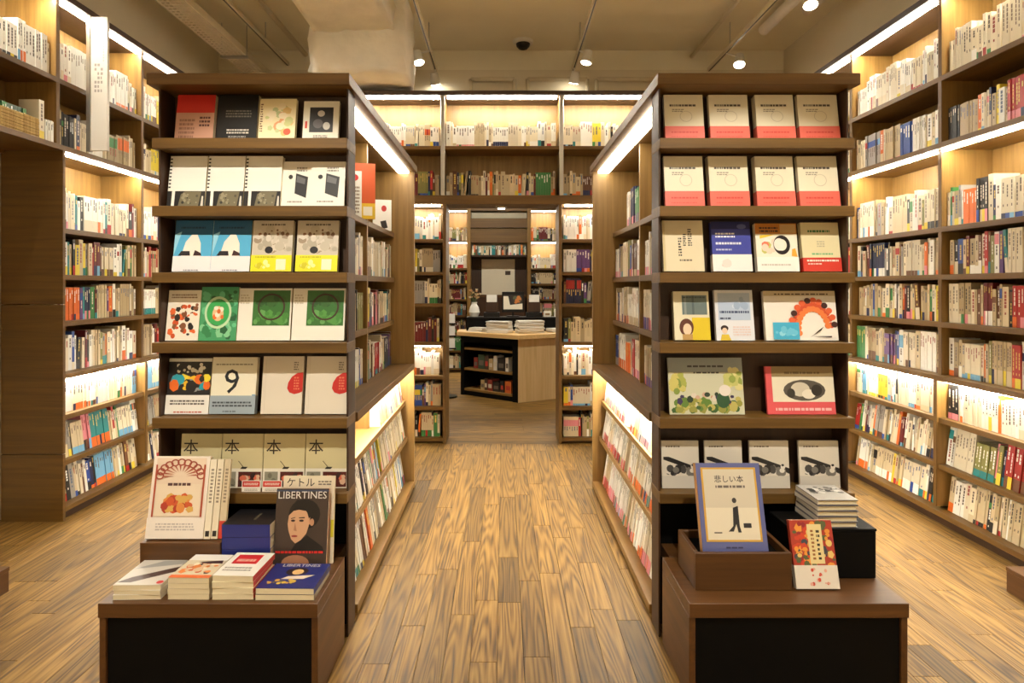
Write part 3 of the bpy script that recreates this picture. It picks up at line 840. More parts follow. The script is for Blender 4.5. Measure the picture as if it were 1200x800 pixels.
for i, (x0, x1) in enumerate(((283, 305), (307, 330))):
    on_end(x0, x1, 561, z, 0.004, (236, 230, 220), [('r', 0.04, 0.45, 0.96, 0.96, (206, 50, 44)), ('l', 0.12, 0.6, 0.88, 0.85, 2, (240, 220, 210)), ('l', 0.15, 0.1, 0.85, 0.32, 2, (150, 140, 130))],
           'small white card with red heading before the khaki magazines, %s' % ('outer one' if i == 0 else 'aisle-side one'), 'two red-headed cards', lean=0.1, y=2.435, cat='card', name='price_card')

zz = GZ[6] + 0.0006
tilt = math.radians(14)
cover_book((-0.8, 3.335, zz), 0.165, 0.31, 0.022, (214, 92, 40), [('r', 0.45, 0.0, 1.0, 0.28, (236, 196, 50)), ('r', 0.6, 0.06, 0.9, 0.22, (244, 236, 214))], 'large orange book with yellow corner on the lit upper aisle shelf', None, rz=tilt)
cover_book((-0.835, 3.27, zz), 0.115, 0.255, 0.02, (240, 236, 226), [('e', 0.6, 0.86, 0.25, 0.08, (206, 40, 36)), ('l', 0.5, 0.1, 0.9, 0.7, 8, (150, 130, 110))], 'white book with red dot before the large orange book', None, rz=tilt)
cover_book((-0.825, 4.06, zz), 0.125, 0.21, 0.02, (242, 238, 230), [('e', 0.6, 0.72, 0.14, 0.1, (196, 50, 44)), ('p', [(0.4, 0.3), (0.7, 0.34), (0.8, 0.1), (0.5, 0.05)], (40, 36, 36))], 'small white book with red and black marks, lit upper aisle shelf', None, rz=tilt)
# --- right island
z5, z4, z3, z2, z1, z0 = EZ[5], EZ[4], EZ[3], EZ[2], EZ[1], EZ[0]
CORAL = [('l', 0.14, 0.74, 0.84, 0.82, 1, (84, 74, 66)), ('l', 0.2, 0.62, 0.5, 0.7, 2, (150, 140, 124)), ('ring', 0.55, 0.52, 0.16, 0.12, 0.1, (196, 184, 160))]
CBAND = (0.3, (226, 104, 88), [('l', 0.15, 0.5, 0.85, 0.7, 1, (206, 70, 60)), ('l', 0.15, 0.2, 0.8, 0.32, 1, (210, 84, 72))])
for row_i, (zz, yt, nm) in enumerate(((z5, 107, 'top'), (z4, 184, 'second'))):
    for ci, (x0, x1) in enumerate(((780, 826), (833, 879), (888, 933), (938, 985))):
        on_end(x0, x1, yt, zz, 0.022, (226, 216, 190), CORAL, 'cream book with coral paper band, %s from the aisle on the %s end shelf' % (ORD[ci], nm), 'coral-banded books, %s end shelf' % nm, band=CBAND, spine=-1)
        if (x0, nm) in ((888, 'top'), (833, 'second'), (888, 'second')):
            on_end(x0 - 2, x1 - 3, yt + 1, zz, 0.02, (226, 216, 190), CORAL, 'copy half hidden behind the %s coral-banded book from the aisle, %s end shelf' % (ORD[ci], nm), 'rear copies of coral-banded books, %s shelf' % nm, band=CBAND, y=2.50)
on_end(778, 826, 259, z3, 0.03, (222, 208, 176), [('l', 0.62, 0.5, 0.72, 0.85, 8, INK), ('l', 0.5, 0.5, 0.58, 0.75, 6, INK), ('l', 0.38, 0.3, 0.46, 0.68, 7, INK), ('l', 0.4, 0.2, 0.7, 0.26, 1, (110, 100, 84)), ('r', 0, 0, 0.06, 1, (206, 188, 140))], 'plain cream book with columns of dark characters, end shelf', GR)
on_end(836, 882, 261, z3, 0.025, (58, 66, 160), [('r', 0, 0.85, 1, 1, (36, 40, 100)), ('l', 0.1, 0.68, 0.6, 0.8, 2, (236, 236, 244)), ('l', 0.1, 0.54, 0.75, 0.62, 1, (220, 222, 240)), ('l', 0.1, 0.42, 0.5, 0.48, 1, (180, 186, 226)), ('e', 0.78, 0.9, 0.12, 0.05, (90, 96, 150))], 'royal blue book with white lettering and a white band', GR, band=(0.34, (238, 232, 228), [('b', 0.2, 0.2, 0.5, 0.8, 5, [(226, 190, 180), (232, 216, 210)], 0.05, 0.1, 4)]))
on_end(888, 937, 263, z3, 0.024, (240, 232, 214), [('r', 0, 0.78, 1, 1, (190, 120, 40)), ('l', 0.1, 0.82, 0.55, 0.95, 2, (60, 36, 24)), ('r', 0.6, 0.8, 0.98, 0.98, (196, 160, 104)), ('p', [(0.1, 0.75), (0.5, 0.77), (0.1, 0.68)], (240, 200, 60)), ('b', 0.1, 0.36, 0.62, 0.7, 16, [(232, 210, 190), (222, 120, 90), (200, 196, 110), (244, 236, 226)], 0.05, 0.1, 5), ('ring', 0.62, 0.55, 0.2, 0.2, 0.4, (30, 26, 28)), ('e', 0.56, 0.56, 0.13, 0.13, (240, 232, 220)), ('p', [(0.84, 0.32), (0.98, 0.3), (0.94, 0.48), (0.86, 0.46)], (236, 170, 60))], 'white book with brown heading, yellow corner and black arc', GR, band=(0.3, (240, 236, 228), [('l', 0.1, 0.4, 0.8, 0.6, 1, (200, 190, 180))]))
on_end(942, 989, 262, z3, 0.024, (226, 214, 172), [('l', 0.18, 0.8, 0.76, 0.88, 1, (60, 120, 70)), ('l', 0.25, 0.34, 0.8, 0.4, 1, (120, 180, 130)), ('l', 0.4, 0.5, 0.6, 0.64, 3, (190, 180, 150))], 'pale cream book with green heading and a torn red band', GR, band=(0.28, (206, 58, 44), [('l', 0.1, 0.72, 0.95, 0.95, 1, (240, 226, 214)), ('l', 0.12, 0.5, 0.5, 0.66, 1, (236, 200, 190))]))
on_end(791, 833, 343, z2, 0.03, (228, 220, 192), [('r', 0.24, 0.52, 0.94, 0.92, (106, 122, 122)), ('r', 0.3, 0.52, 0.36, 0.92, (140, 150, 146)), ('r', 0.52, 0.52, 0.58, 0.92, (84, 98, 100)), ('l', 0.26, 0.86, 0.92, 0.92, 1, (70, 80, 80)), ('r', 0.5, 0, 1, 0.46, (222, 196, 40)), ('e', 0.34, 0.26, 0.2, 0.18, (96, 50, 34)), ('e', 0.36, 0.22, 0.12, 0.12, (236, 206, 176)), ('r', 0.22, 0, 0.5, 0.12, (190, 150, 90))], 'cream book with grey shutter picture above yellow block and a face', GR)
on_end(840, 885, 341, z2, 0.02, (226, 228, 236), [('r', 0.08, 0.4, 0.92, 0.94, (184, 200, 224)), ('l', 0.12, 0.54, 0.9, 0.62, 1, (70, 84, 120)), ('l', 0.12, 0.42, 0.4, 0.48, 1, (60, 70, 100)), ('b', 0.4, 0.6, 0.9, 0.9, 8, [(206, 218, 236), (160, 180, 210)], 0.05, 0.1, 4), ('e', 0.22, 0.24, 0.1, 0.06, (50, 30, 34)), ('e', 0.22, 0.19, 0.07, 0.06, (236, 206, 180)), ('p', [(0.1, 0), (0.14, 0.12), (0.32, 0.12), (0.38, 0)], (220, 190, 60)), ('l', 0.44, 0.1, 0.9, 0.3, 4, (226, 206, 204))], 'pale blue book with a small drawn head in the corner', GR)
fan = []
for i in range(13):
    a = math.radians(8 + i * 15.5)
    for rr, c in ((0.36, (214, 84, 50)), (0.29, (236, 130, 70)), (0.42, (70, 40, 36) if i % 3 == 0 else (226, 100, 60))):
        fan.append(('e', 0.66 + rr * 0.72 * math.cos(a), 0.24 + rr * 1.35 * math.sin(a), 0.045, 0.06, c))
on_end(898, 983, 342, z2, 0.02, (240, 234, 224), [('r', 0, 0.9, 1, 1, (206, 190, 156)), ('l', 0.15, 0.92, 0.9, 0.97, 1, (90, 70, 56))] + fan + [('p', [(0.6, 0.06), (0.76, 0.2), (0.8, 0.28), (0.66, 0.12)], (34, 30, 30)), ('p', [(0.62, 0.08), (0.9, 0.06), (0.9, 0.09)], (50, 40, 40)), ('p', [(0.1, 0.02), (0.1, 0.36), (0.46, 0.36), (0.46, 0.02)], (70, 176, 214)), ('b', 0.12, 0.08, 0.44, 0.3, 10, [(150, 214, 234), (110, 196, 226)], 0.02, 0.05, 2)], 'wide white picture book with an orange fan and light-blue label', GR)
on_end(785, 873, 420, z1, 0.012, (206, 206, 180), [('r', 0, 0.74, 1, 1, (150, 158, 158)), ('l', 0.26, 0.83, 0.75, 0.89, 1, (70, 70, 74)), ('l', 0.34, 0.72, 0.68, 0.77, 1, (80, 80, 84)), ('b', 0, 0.3, 0.25, 0.75, 22, [(170, 176, 84), (206, 196, 110), (130, 150, 70)], 0.03, 0.07, 3), ('b', 0.72, 0.4, 1, 0.85, 22, [(200, 200, 120), (150, 166, 80), (222, 214, 150)], 0.03, 0.07, 5), ('b', 0.02, 0.0, 0.98, 0.32, 60, [(96, 130, 56), (150, 150, 70), (60, 96, 50), (190, 180, 100)], 0.03, 0.06, 6), ('b', 0.08, 0.14, 0.9, 0.4, 16, [(60, 50, 90), (220, 210, 196), (190, 100, 60), (40, 60, 44), (206, 170, 150)], 0.025, 0.045, 8), ('e', 0.72, 0.25, 0.09, 0.14, (44, 84, 54)), ('e', 0.75, 0.42, 0.08, 0.1, (236, 228, 220))], 'wide picture book showing a garden party beside leafy plants', GR)
on_end(900, 980, 430, z1, 0.012, (226, 90, 96), [('r', 0.09, 0.26, 1, 1, (236, 228, 206)), ('r', 0.09, 0.78, 1, 1, (150, 128, 88)), ('l', 0.28, 0.84, 0.8, 0.92, 1, (110, 90, 56)), ('e', 0.56, 0.5, 0.31, 0.22, (90, 84, 76)), ('e', 0.5, 0.52, 0.14, 0.15, (214, 206, 188)), ('e', 0.62, 0.42, 0.1, 0.1, (236, 228, 212)), ('e', 0.74, 0.5, 0.08, 0.12, (50, 46, 42)), ('e', 0.36, 0.44, 0.06, 0.1, (60, 56, 50)), ('l', 0.12, 0.08, 0.95, 0.18, 1, (244, 190, 190))], 'wide pink-spined book with an oval grey engraving on cream', GR)
for ci, (x0, x1) in enumerate(((776, 820), (827, 871), (880, 926), (938, 985))):
    on_end(x0, x1, 516, z0, 0.012, (222, 214, 200), [('l', 0.12, 0.86, 0.5, 0.92, 1, (130, 120, 110)), ('p', [(0.05, 0.66), (0.2, 0.66), (1.0, 0.42), (1.0, 0.3), (0.7, 0.42), (0.05, 0.6)], (36, 34, 36)), ('b', 0.04, 0.25, 0.96, 0.52, 26, [(40, 38, 40), (226, 220, 210), (120, 116, 110), (70, 68, 68)], 0.04, 0.1, 4), ('r', 0, 0, 1, 0.26, (206, 200, 190))], 'grey book with black-and-white figure drawing, %s from the aisle, lowest end shelf' % ORD[ci], 'four matching grey books, lowest end shelf', lean=0.1)

# ------------------------------------------------------------------ display tables
TZ = 0.345
def table(s, label):
    root = empty('display_table', (s * 1.02, 2.3, 0), label, 'table')
    X = lambda v: s * v
    b('table_top', M['redX'], root, X(0.642), X(1.40), 2.06, 2.415, TZ - 0.05, TZ)
    b('table_top_extension', M['redX'], root, X(0.67), X(1.385), 2.4155, 2.543, TZ - 0.05, TZ)
    b('front_panel', M['black'], root, X(0.665), X(1.375), 2.075, 2.09, 0, TZ - 0.05)
    b('side_panel', M['redY'], root, X(0.642), X(0.664), 2.065, 2.415, 0, TZ - 0.05)
    b('side_panel', M['redY'], root, X(1.376), X(1.398), 2.065, 2.415, 0, TZ - 0.05)
    return root
table(-1, 'low black-fronted wooden display table holding book stacks and magazines')
table(1, 'low black-fronted wooden display table holding the boxed blue book')

# left table goods
rs = b('riser', M['redX'], None, -1.385, -1.08, 2.275, 2.41, TZ + 0.0005, 0.462)
tag(rs, 'low wooden riser under the white book with red ornament', 'riser')
def stack(x, y, w, d, ts, cols, prints, rzs, base, label, group, hard=False, spine=-1, spine_col=None):
    zt = base + 0.0006
    n = len(ts)
    for i, t in enumerate(ts):
        zt += t
        top = (i == n - 1)
        pos = 'topmost' if top else (ordinal(n - i) + ' from top')
        cover_book((x, y, zt), w, d, t - 0.0004, cols[i % len(cols)], prints if top else None, '%s, %s of its stack' % (label, pos), group, rz=rzs[i % len(rzs)], flat=True, hard=hard, spine=spine, spine_col=spine_col)
    return zt
stack(-1.28, 2.085, 0.165, 0.19, (0.017, 0.016, 0.018), [(232, 224, 210), (226, 218, 204)], [('r', 0, 0.0, 1, 1, (206, 198, 186)), ('p', [(0.0, 0.1), (0.2, 0.3), (1.0, 0.72), (1, 0.5), (0.3, 0.1)], (70, 46, 40)), ('p', [(0, 0.62), (0.5, 0.96), (1, 0.98), (1, 0.82)], (160, 156, 150)), ('e', 0.92, 0.1, 0.07, 0.06, (200, 40, 40))],
      (0.03, -0.02, 0.02), TZ, 'white paperback with brown sweeping picture', 'paperback stacks on the magazine table', spine=1)
stack(-1.10, 2.085, 0.145, 0.18, (0.019, 0.019, 0.019, 0.019), [(206, 190, 160), (214, 200, 170)], [('r', 0, 0.74, 1, 1, (236, 230, 222)), ('r', 0, 0, 1, 0.12, (226, 110, 50)), ('b', 0.05, 0.1, 0.95, 0.7, 30, [(226, 130, 60), (240, 220, 190), (70, 50, 46), (206, 90, 40), (214, 180, 140)], 0.05, 0.12, 8), ('p', [(0.3, 0.66), (0.9, 0.74), (0.95, 0.6), (0.5, 0.6)], (60, 40, 44))],
      (-0.01, 0.02, -0.02, -0.03), TZ, 'paperback with orange patterned cover', 'paperback stacks on the magazine table', spine=1)
stack(-0.945, 2.085, 0.145, 0.18, (0.021, 0.02, 0.021, 0.021), [(236, 226, 190), (240, 230, 200)], [('r', 0, 0, 1, 1, (236, 230, 218)), ('r', 0.14, 0.5, 0.78, 0.9, (206, 44, 40)), ('l', 0.22, 0.6, 0.7, 0.8, 1, (240, 180, 160)), ('l', 0.1, 0.2, 0.8, 0.4, 2, (150, 140, 130))],
      (0.01, -0.03, 0.015, -0.04), TZ, 'thick white paperback with red title block', 'paperback stacks on the magazine table', spine=1, spine_col=(206, 70, 56))
stack(-0.762, 2.08, 0.205, 0.185, (0.02, 0.022), [(150, 140, 110), (36, 44, 104)], [('r', 0, 0, 1, 1, (34, 42, 110)), ('t', 'LIBERTINES', 0.5, 0.92, 0.02, (206, 200, 190)), ('e', 0.5, 0.66, 0.2, 0.16, (40, 26, 30)), ('e', 0.52, 0.64, 0.1, 0.11, (222, 180, 120)), ('p', [(0.3, 0.34), (0.4, 0.46), (0.86, 0.52), (0.7, 0.36)], (226, 206, 186)), ('b', 0.1, 0.1, 0.65, 0.36, 16, [(206, 170, 70), (196, 150, 60), (110, 100, 60)], 0.02, 0.05, 3)],
      (0.0, -0.02), TZ, 'dark blue magazine with a portrait', 'magazine pair lying on the table', spine=1)
# dark hardbacks
stack(-0.8925, 2.365, 0.16, 0.185, (0.045, 0.042, 0.045, 0.05), [(34, 44, 120), (30, 40, 112), (34, 46, 124), (26, 24, 26)], [('r', 0, 0, 1, 1, (26, 24, 26)), ('l', 0.3, 0.4, 0.7, 0.5, 1, (110, 100, 80))],
      (math.pi / 2, math.pi / 2 + 0.01, math.pi / 2, math.pi / 2 - 0.01), TZ, 'thick dark hardback behind the red-titled paperbacks', 'stack of dark hardbacks', spine=-1, spine_col=(34, 44, 120))
# leaning picture book on the riser
orn = [('r', 0.06, 0.26, 0.94, 0.98, (230, 208, 186))]
for i in range(11):
    a = math.radians(18 * i)
    orn.append(('ring', 0.5 + 0.36 * math.cos(a), 0.76 + 0.17 * math.sin(a), 0.075, 0.045, 0.35, (156, 70, 54)))
    orn.append(('p', [(0.5 + 0.1 * math.cos(a), 0.76 + 0.05 * math.sin(a)), (0.5 + 0.3 * math.cos(a), 0.76 + 0.14 * math.sin(a)), (0.5 + 0.28 * math.cos(a + 0.14), 0.76 + 0.14 * math.sin(a + 0.14))], (170, 84, 62)))
orn += [('r', 0.1, 0.27, 0.9, 0.66, (232, 214, 190)), ('b', 0.2, 0.3, 0.8, 0.56, 30, [(206, 90, 50), (222, 140, 70), (176, 60, 44), (214, 170, 90)], 0.04, 0.09, 5), ('l', 0.3, 0.64, 0.72, 0.7, 1, (90, 60, 60)), ('r', 0.06, 0.26, 0.09, 0.9, (176, 80, 56)), ('r', 0.91, 0.26, 0.94, 0.9, (176, 80, 56)), ('r', 0, 0, 1, 0.25, (236, 226, 216)), ('l', 0.16, 0.1, 0.84, 0.2, 3, (190, 180, 176))]
cover_book((-1.268, 2.30, 0.4635), 0.222, 0.305, 0.02, (238, 226, 214), orn, 'white book with ornate red-brown picture leaning on the wooden riser', None, lean=0.2, rz=0.0)
for i, (xx, c, lc) in enumerate(((-1.143, (232, 222, 200), (40, 36, 34)), (-1.116, (226, 214, 190), (40, 36, 34)), (-1.089, (206, 190, 160), (196, 60, 44)))):
    r0 = cover_book((xx, 2.30 + 0.002 * i, 0.4635), 0.025, 0.295, 0.012, c, [('l', 0.3, 0.45, 0.7, 0.9, 10, (120, 104, 90)), ('r', 0.2, 0.03, 0.8, 0.1, lc) if i < 2 else ('r', 0, 0, 1, 0.22, lc)],
                    ('slim cream slipcase beside the ornate white book', 'middle slim cream slipcase of the three on the riser', 'slim beige slipcase with red foot on the riser')[i], 'slim slipcases on the riser', lean=0.2)
cover_book((-0.775, 2.352, TZ + 0.0008), 0.205, 0.335, 0.012, (226, 214, 190), [('t', 'ケトル', 0.34, 0.93, 0.032, INK), ('l', 0.68, 0.9, 0.94, 0.96, 2, (120, 110, 100)), ('r', 0.94, 0.3, 1, 0.5, (210, 200, 50))], 'beige magazine standing behind the dark portrait magazine', None, lean=0.1, rz=0.0)
por = [('r', 0, 0, 1, 1, (66, 52, 45)), ('e', 0.55, 0.68, 0.3, 0.19, (22, 15, 15)), ('p', [(0.24, 0.56), (0.26, 0.68), (0.34, 0.76), (0.5, 0.78), (0.6, 0.7), (0.66, 0.58), (0.6, 0.44), (0.5, 0.36), (0.4, 0.32), (0.32, 0.37), (0.26, 0.48)], (206, 160, 124)), ('e', 0.68, 0.6, 0.045, 0.05, (196, 146, 112)), ('p', [(0.25, 0.66), (0.28, 0.76), (0.4, 0.86), (0.62, 0.86), (0.82, 0.74), (0.8, 0.62), (0.72, 0.52), (0.67, 0.52), (0.66, 0.64), (0.58, 0.72), (0.44, 0.735), (0.34, 0.72)], (22, 15, 15)), ('e', 0.7, 0.58, 0.04, 0.045, (190, 140, 106)),
       ('e', 0.34, 0.6, 0.04, 0.014, (50, 30, 28)), ('e', 0.5, 0.6, 0.045, 0.014, (50, 30, 28)), ('p', [(0.3, 0.63), (0.38, 0.645), (0.38, 0.635), (0.3, 0.62)], (44, 26, 24)), ('p', [(0.45, 0.64), (0.56, 0.645), (0.56, 0.63), (0.45, 0.63)], (44, 26, 24)), ('e', 0.38, 0.41, 0.06, 0.013, (150, 60, 54)), ('p', [(0.38, 0.58), (0.36, 0.48), (0.42, 0.47)], (176, 126, 96)), ('p', [(0.4, 0.31), (0.62, 0.42), (0.92, 0.28), (0.96, 0.2), (0.3, 0.2)], (20, 16, 16)),
       ('e', 0.42, 0.08, 0.26, 0.1, (170, 120, 92)), ('r', 0, 0, 1, 0.02, (30, 26, 26)), ('t', 'LIBERTINES', 0.5, 0.92, 0.027, (226, 222, 216)), ('l', 0.04, 0.2, 0.94, 0.25, 1, (206, 40, 36)), ('r', 0.0, 0.965, 1, 0.985, (60, 70, 96))]
cover_book((-0.787, 2.30, TZ + 0.0008), 0.205, 0.3, 0.014, (150, 40, 34), por, 'dark magazine with a portrait of a short-haired person, standing on the table', None, lean=0.16)

# right table goods
bx = empty('wooden_box', (0.864, 2.25, TZ), 'open wooden box holding the blue framed book', 'box')
zb = TZ + 0.0005
b('front_board', M['redX'], bx, 0.69, 1.037, 2.147, 2.162, zb, 0.48)
b('back_board', M['redX'], bx, 0.69, 1.037, 2.345, 2.36, zb, 0.48)
b('side_board', M['redY'], bx, 0.69, 0.705, 2.1625, 2.3445, zb, 0.48)
b('side_board', M['redY'], bx, 1.022, 1.037, 2.1625, 2.3445, zb, 0.48)
b('inner_shelf', M['black'], bx, 0.7055, 1.0215, 2.1625, 2.3445, 0.44, 0.452)
ez = empty('book_easel', (0.84, 2.30, 0.452), 'black easel behind the blue framed book in the box', 'easel')
m = MB(); m.poly([(0.74, 2.225, 0.4525), (0.94, 2.225, 0.4525), (0.94, 2.30, 0.70), (0.74, 2.30, 0.70)], (20, 20, 20)); m.poly([(0.74, 2.23, 0.4525), (0.94, 2.23, 0.4525), (0.94, 2.305, 0.70), (0.74, 2.305, 0.70)], (20, 20, 20))
mm = MB(); mm.box(-0.1, 0.1, 0, 0.004, 0, 0.25)
ez['_o'] = (0, 0, 0)
e1 = mm.build('rest_plate', M['blackm'], ez); e1.location = (0, -0.065, 0.0025); e1.rotation_euler = (-0.3, 0, 0)
mm = MB(); mm.box(-0.03, 0.03, 0, 0.004, 0, 0.2)
e2 = mm.build('back_leg', M['blackm'], ez); e2.location = (0, 0.035, 0.0025); e2.rotation_euler = (0.28, 0, 0)
BL = (92, 98, 150)
cover_book((0.848, 2.178, 0.4535), 0.24, 0.318, 0.034, BL, [('r', 0.07, 0.13, 0.93, 0.95, (206, 160, 60)), ('r', 0.1, 0.15, 0.9, 0.93, (206, 196, 176)), ('r', 0.1, 0.15, 0.9, 0.5, (222, 212, 190)), ('t', '悲しい本', 0.5, 0.82, 0.026, (44, 38, 50)), ('l', 0.28, 0.72, 0.74, 0.77, 1, (110, 100, 96)),
       ('p', [(0.42, 0.24), (0.5, 0.3), (0.52, 0.5), (0.6, 0.52), (0.6, 0.3), (0.62, 0.23), (0.57, 0.23), (0.55, 0.32), (0.5, 0.24)], (40, 40, 44)), ('e', 0.55, 0.58, 0.035, 0.03, (60, 56, 56)), ('r', 0.66, 0.28, 0.78, 0.33, (44, 42, 46)), ('r', 0.2, 0.22, 0.32, 0.235, (110, 104, 100)), ('l', 0.36, 0.06, 0.62, 0.09, 1, (50, 50, 90))],
       'blue framed hardback with a small dark figure, standing in the box', None, lean=0.28, hard=True, spine=-1, spine_col=(206, 158, 96))
blk = empty('black_box', (1.235, 2.34, TZ), 'black box on the table under the stack of hardbacks', 'box')
b('box_body', M['black'], blk, 1.075, 1.395, 2.235, 2.41, zb, 0.522, 0.003)
b('box_lid', M['black'], blk, 1.073, 1.397, 2.233, 2.412, 0.5225, 0.532, 0.002)
stack(1.255, 2.24, 0.152, 0.17, (0.021,) * 5, [(90, 88, 96), (104, 100, 104)], [('r', 0, 0, 1, 1, (190, 184, 176)), ('b', 0.05, 0.4, 0.95, 0.9, 24, [(50, 48, 50), (226, 222, 214), (120, 116, 112)], 0.04, 0.1, 5)],
      (0.02, 0.0, -0.02, 0.03, 0.0), 0.532, 'grey hardback stacked on the black box', 'hardbacks stacked on the black box', hard=True, spine=-1, spine_col=(214, 206, 192))
cover_book((1.132, 2.148, TZ + 0.0008), 0.155, 0.232, 0.02, (176, 60, 44), [('b', 0, 0, 1, 1, 120, [(206, 70, 44), (230, 150, 60), (70, 70, 80), (150, 40, 50), (226, 190, 110), (90, 96, 60)], 0.04, 0.1, 9), ('r', 0.4, 0.36, 0.74, 0.94, (226, 206, 150)), ('l', 0.47, 0.42, 0.54, 0.88, 8, (150, 96, 50)), ('l', 0.6, 0.42, 0.68, 0.88, 7, (60, 50, 40))],
       'small book with red and orange mosaic cover leaning on the black box', None, lean=0.26, band=(0.34, (226, 216, 202), [('b', 0.3, 0.1, 0.8, 0.9, 14, [(206, 80, 60), (226, 170, 150)], 0.02, 0.04, 3)]))

# low wooden platforms that show at both edges of the picture
for s, ln, x in ((-1, 'low dark wooden platform on the floor before the end-panel bookcase', 2.33), (1, 'low dark wooden platform on the floor against the full-length bookcase', 2.37)):
    r0 = empty('floor_platform', (s * (x + 0.1), 2.5, 0), ln, 'platform')
    xe = x + (0.25 if s > 0 else 0.5)
    b('platform_top', M['redY'], r0, s * x, s * xe, 2.0, 2.82, 0.098, 0.118)
    b('platform_side', M['redY'], r0, s * (x + 0.004), s * (x + 0.022), 2.0, 2.82, 0.0, 0.0975)
    b('platform_side', M['redY'], r0, s * (xe - 0.022), s * (xe - 0.004), 2.0, 2.82, 0.0, 0.0975)
    b('platform_end', M['redX'], r0, s * (x + 0.0225), s * (xe - 0.0225), 2.8, 2.82, 0.0, 0.0975)
# the projecting sign on the end-panel bookcase
sg = empty('projecting_sign', (-2.64, 3.9, 2.32), 'tall narrow white sign blade projecting from the upper wall bookcase', 'sign')
b('sign_face', M['sign'], sg, -2.685, -2.575, 3.885, 3.905, 2.32, 3.19)
b('steel_edge', M['chrome'], sg, -2.712, -2.686, 3.88, 3.91, 2.315, 3.2)
m = MB()
r = random.Random(3)
for k in range(7):
    zz = 2.70 + k * 0.028
    for xx in (-2.66, -2.64, -2.62):
        if r.random() < 0.75: m.box(xx, xx + r.uniform(0.008, 0.016), 3.8838, 3.8846, zz, zz + 0.018, (150, 140, 134))
for k in range(12):
    m.box(-2.605, -2.597, 3.8838, 3.8846, 2.9 + k * 0.018, 2.911 + k * 0.018, (170, 162, 156))
tag(m.build('sign_lettering', M['print'], sg), kind='stuff')

# ------------------------------------------------------------------ beyond the arch: counter, far bookcase
import math as _m
A, B, C = Vector((-0.57, 7.94)), Vector((0.18, 7.36)), Vector((0.95, 7.8))
ang = _m.atan2(B.y - A.y, B.x - A.x)
L = (B - A).length
ct = empty('counter', (A.x, A.y, 0), 'pale wood service counter with a black-framed open shelf end', 'counter', rot=(0, 0, ang), world=False)
def lb(name, mat, x0, x1, y0, y1, z0, z1, parent=ct):
    m = MB(); m.box(x0, x1, y0, y1, z0, z1); return m.build(name, mat, parent, 0.002)
lb('end_frame', M['black'], L - 0.09, L, 0.0, 0.34, 0.0, 0.78)
lb('end_frame', M['black'], 0.0, 0.05, 0.0, 0.34, 0.0, 0.78)
lb('top_rail', M['black'], 0.05, L - 0.09, 0.0, 0.34, 0.70, 0.78)
lb('base_rail', M['black'], 0.05, L - 0.09, 0.02, 0.34, 0.0, 0.06)
lb('back_board', M['black'], 0.05, L - 0.09, 0.32, 0.34, 0.06, 0.70)
for zz in (0.06, 0.33, 0.60):
    lb('shelf_board', M['oakX'], 0.05, L - 0.09, 0.02, 0.32, zz, zz + 0.028)
# pale side from B to C, built in the same frame
inv = Matrix.Rotation(-ang, 2)
c2 = inv @ (C - A); b2 = inv @ (B - A)
dirv = (c2 - b2).normalized(); nrm = Vector((-dirv.y, dirv.x)) * 0.03
m = MB()
q = [b2 + Vector((0.0005, 0.0005)), c2, c2 + nrm, b2 + nrm + Vector((0.001, 0))]
m.poly([(p.x, p.y, 0.0) for p in q][::-1], (200, 200, 200)); m.poly([(p.x, p.y, 0.78) for p in q], (200, 200, 200))
for i in range(4):
    a, c = q[i], q[(i + 1) % 4]
    m.poly([(a.x, a.y, 0), (c.x, c.y, 0), (c.x, c.y, 0.78), (a.x, a.y, 0.78)], (200, 200, 200))
m.build('side_panel', M['mapleZ'], ct)
pts = [inv @ (Vector(p) - A) for p in ((-0.62, 7.93), (0.18, 7.31), (1.0, 7.78), (1.0, 8.35), (-0.62, 8.35))]
m = MB()
m.poly([(p.x, p.y, 0.785) for p in pts][::-1], (200, 200, 200)); m.poly([(p.x, p.y, 0.835) for p in pts], (200, 200, 200))
for i in range(5):
    a, c = pts[i], pts[(i + 1) % 5]
    m.poly([(a.x, a.y, 0.785), (c.x, c.y, 0.785), (c.x, c.y, 0.835), (a.x, a.y, 0.835)], (200, 200, 200))
m.build('counter_top', M['mapleX'], ct)
b2w = lambda u, v: A + Matrix.Rotation(ang, 2) @ Vector((u, v))
def local_item(name, u, v, z, rz, label, cat, group=None):
    p = b2w(u, v)
    return empty(name, (p.x, p.y, z), label, cat, group, rot=(0, 0, ang + rz), world=False)
# boxes and books on the counter's shelves
r = random.Random(4)
for zz, nm in ((0.088, 'lower'), (0.358, 'upper')):
    u = 0.30 if zz < 0.2 else 0.18
    i = 0
    while u < L - 0.2:
        w = r.uniform(0.04, 0.11)
        h = r.uniform(0.12, 0.2)
        i += 1
        o = local_item('boxed_goods', u + w / 2, 0.06, zz + 0.0005, 0, '%s small packaged item from the black frame on the %s counter shelf' % (ordinal(i), nm), 'package', 'small goods on the counter shelves')
        m = MB(); m.box(-w / 2, w / 2, 0, 0.15, 0, h, r.choice([(236, 230, 220), (150, 60, 50), (90, 70, 60), (206, 180, 130), (70, 90, 70), (50, 46, 46), (220, 120, 60)]))
        m.build('carton', M['book'], o)
        m = MB(); m.box(-w * 0.35, w * 0.35, -0.0008, -0.0002, h * 0.25, h * 0.6, r.choice([(230, 220, 200), (120, 110, 100), (200, 70, 60)]))
        m.build('front_label', M['book'], o)
        u += w + r.uniform(0.004, 0.02)
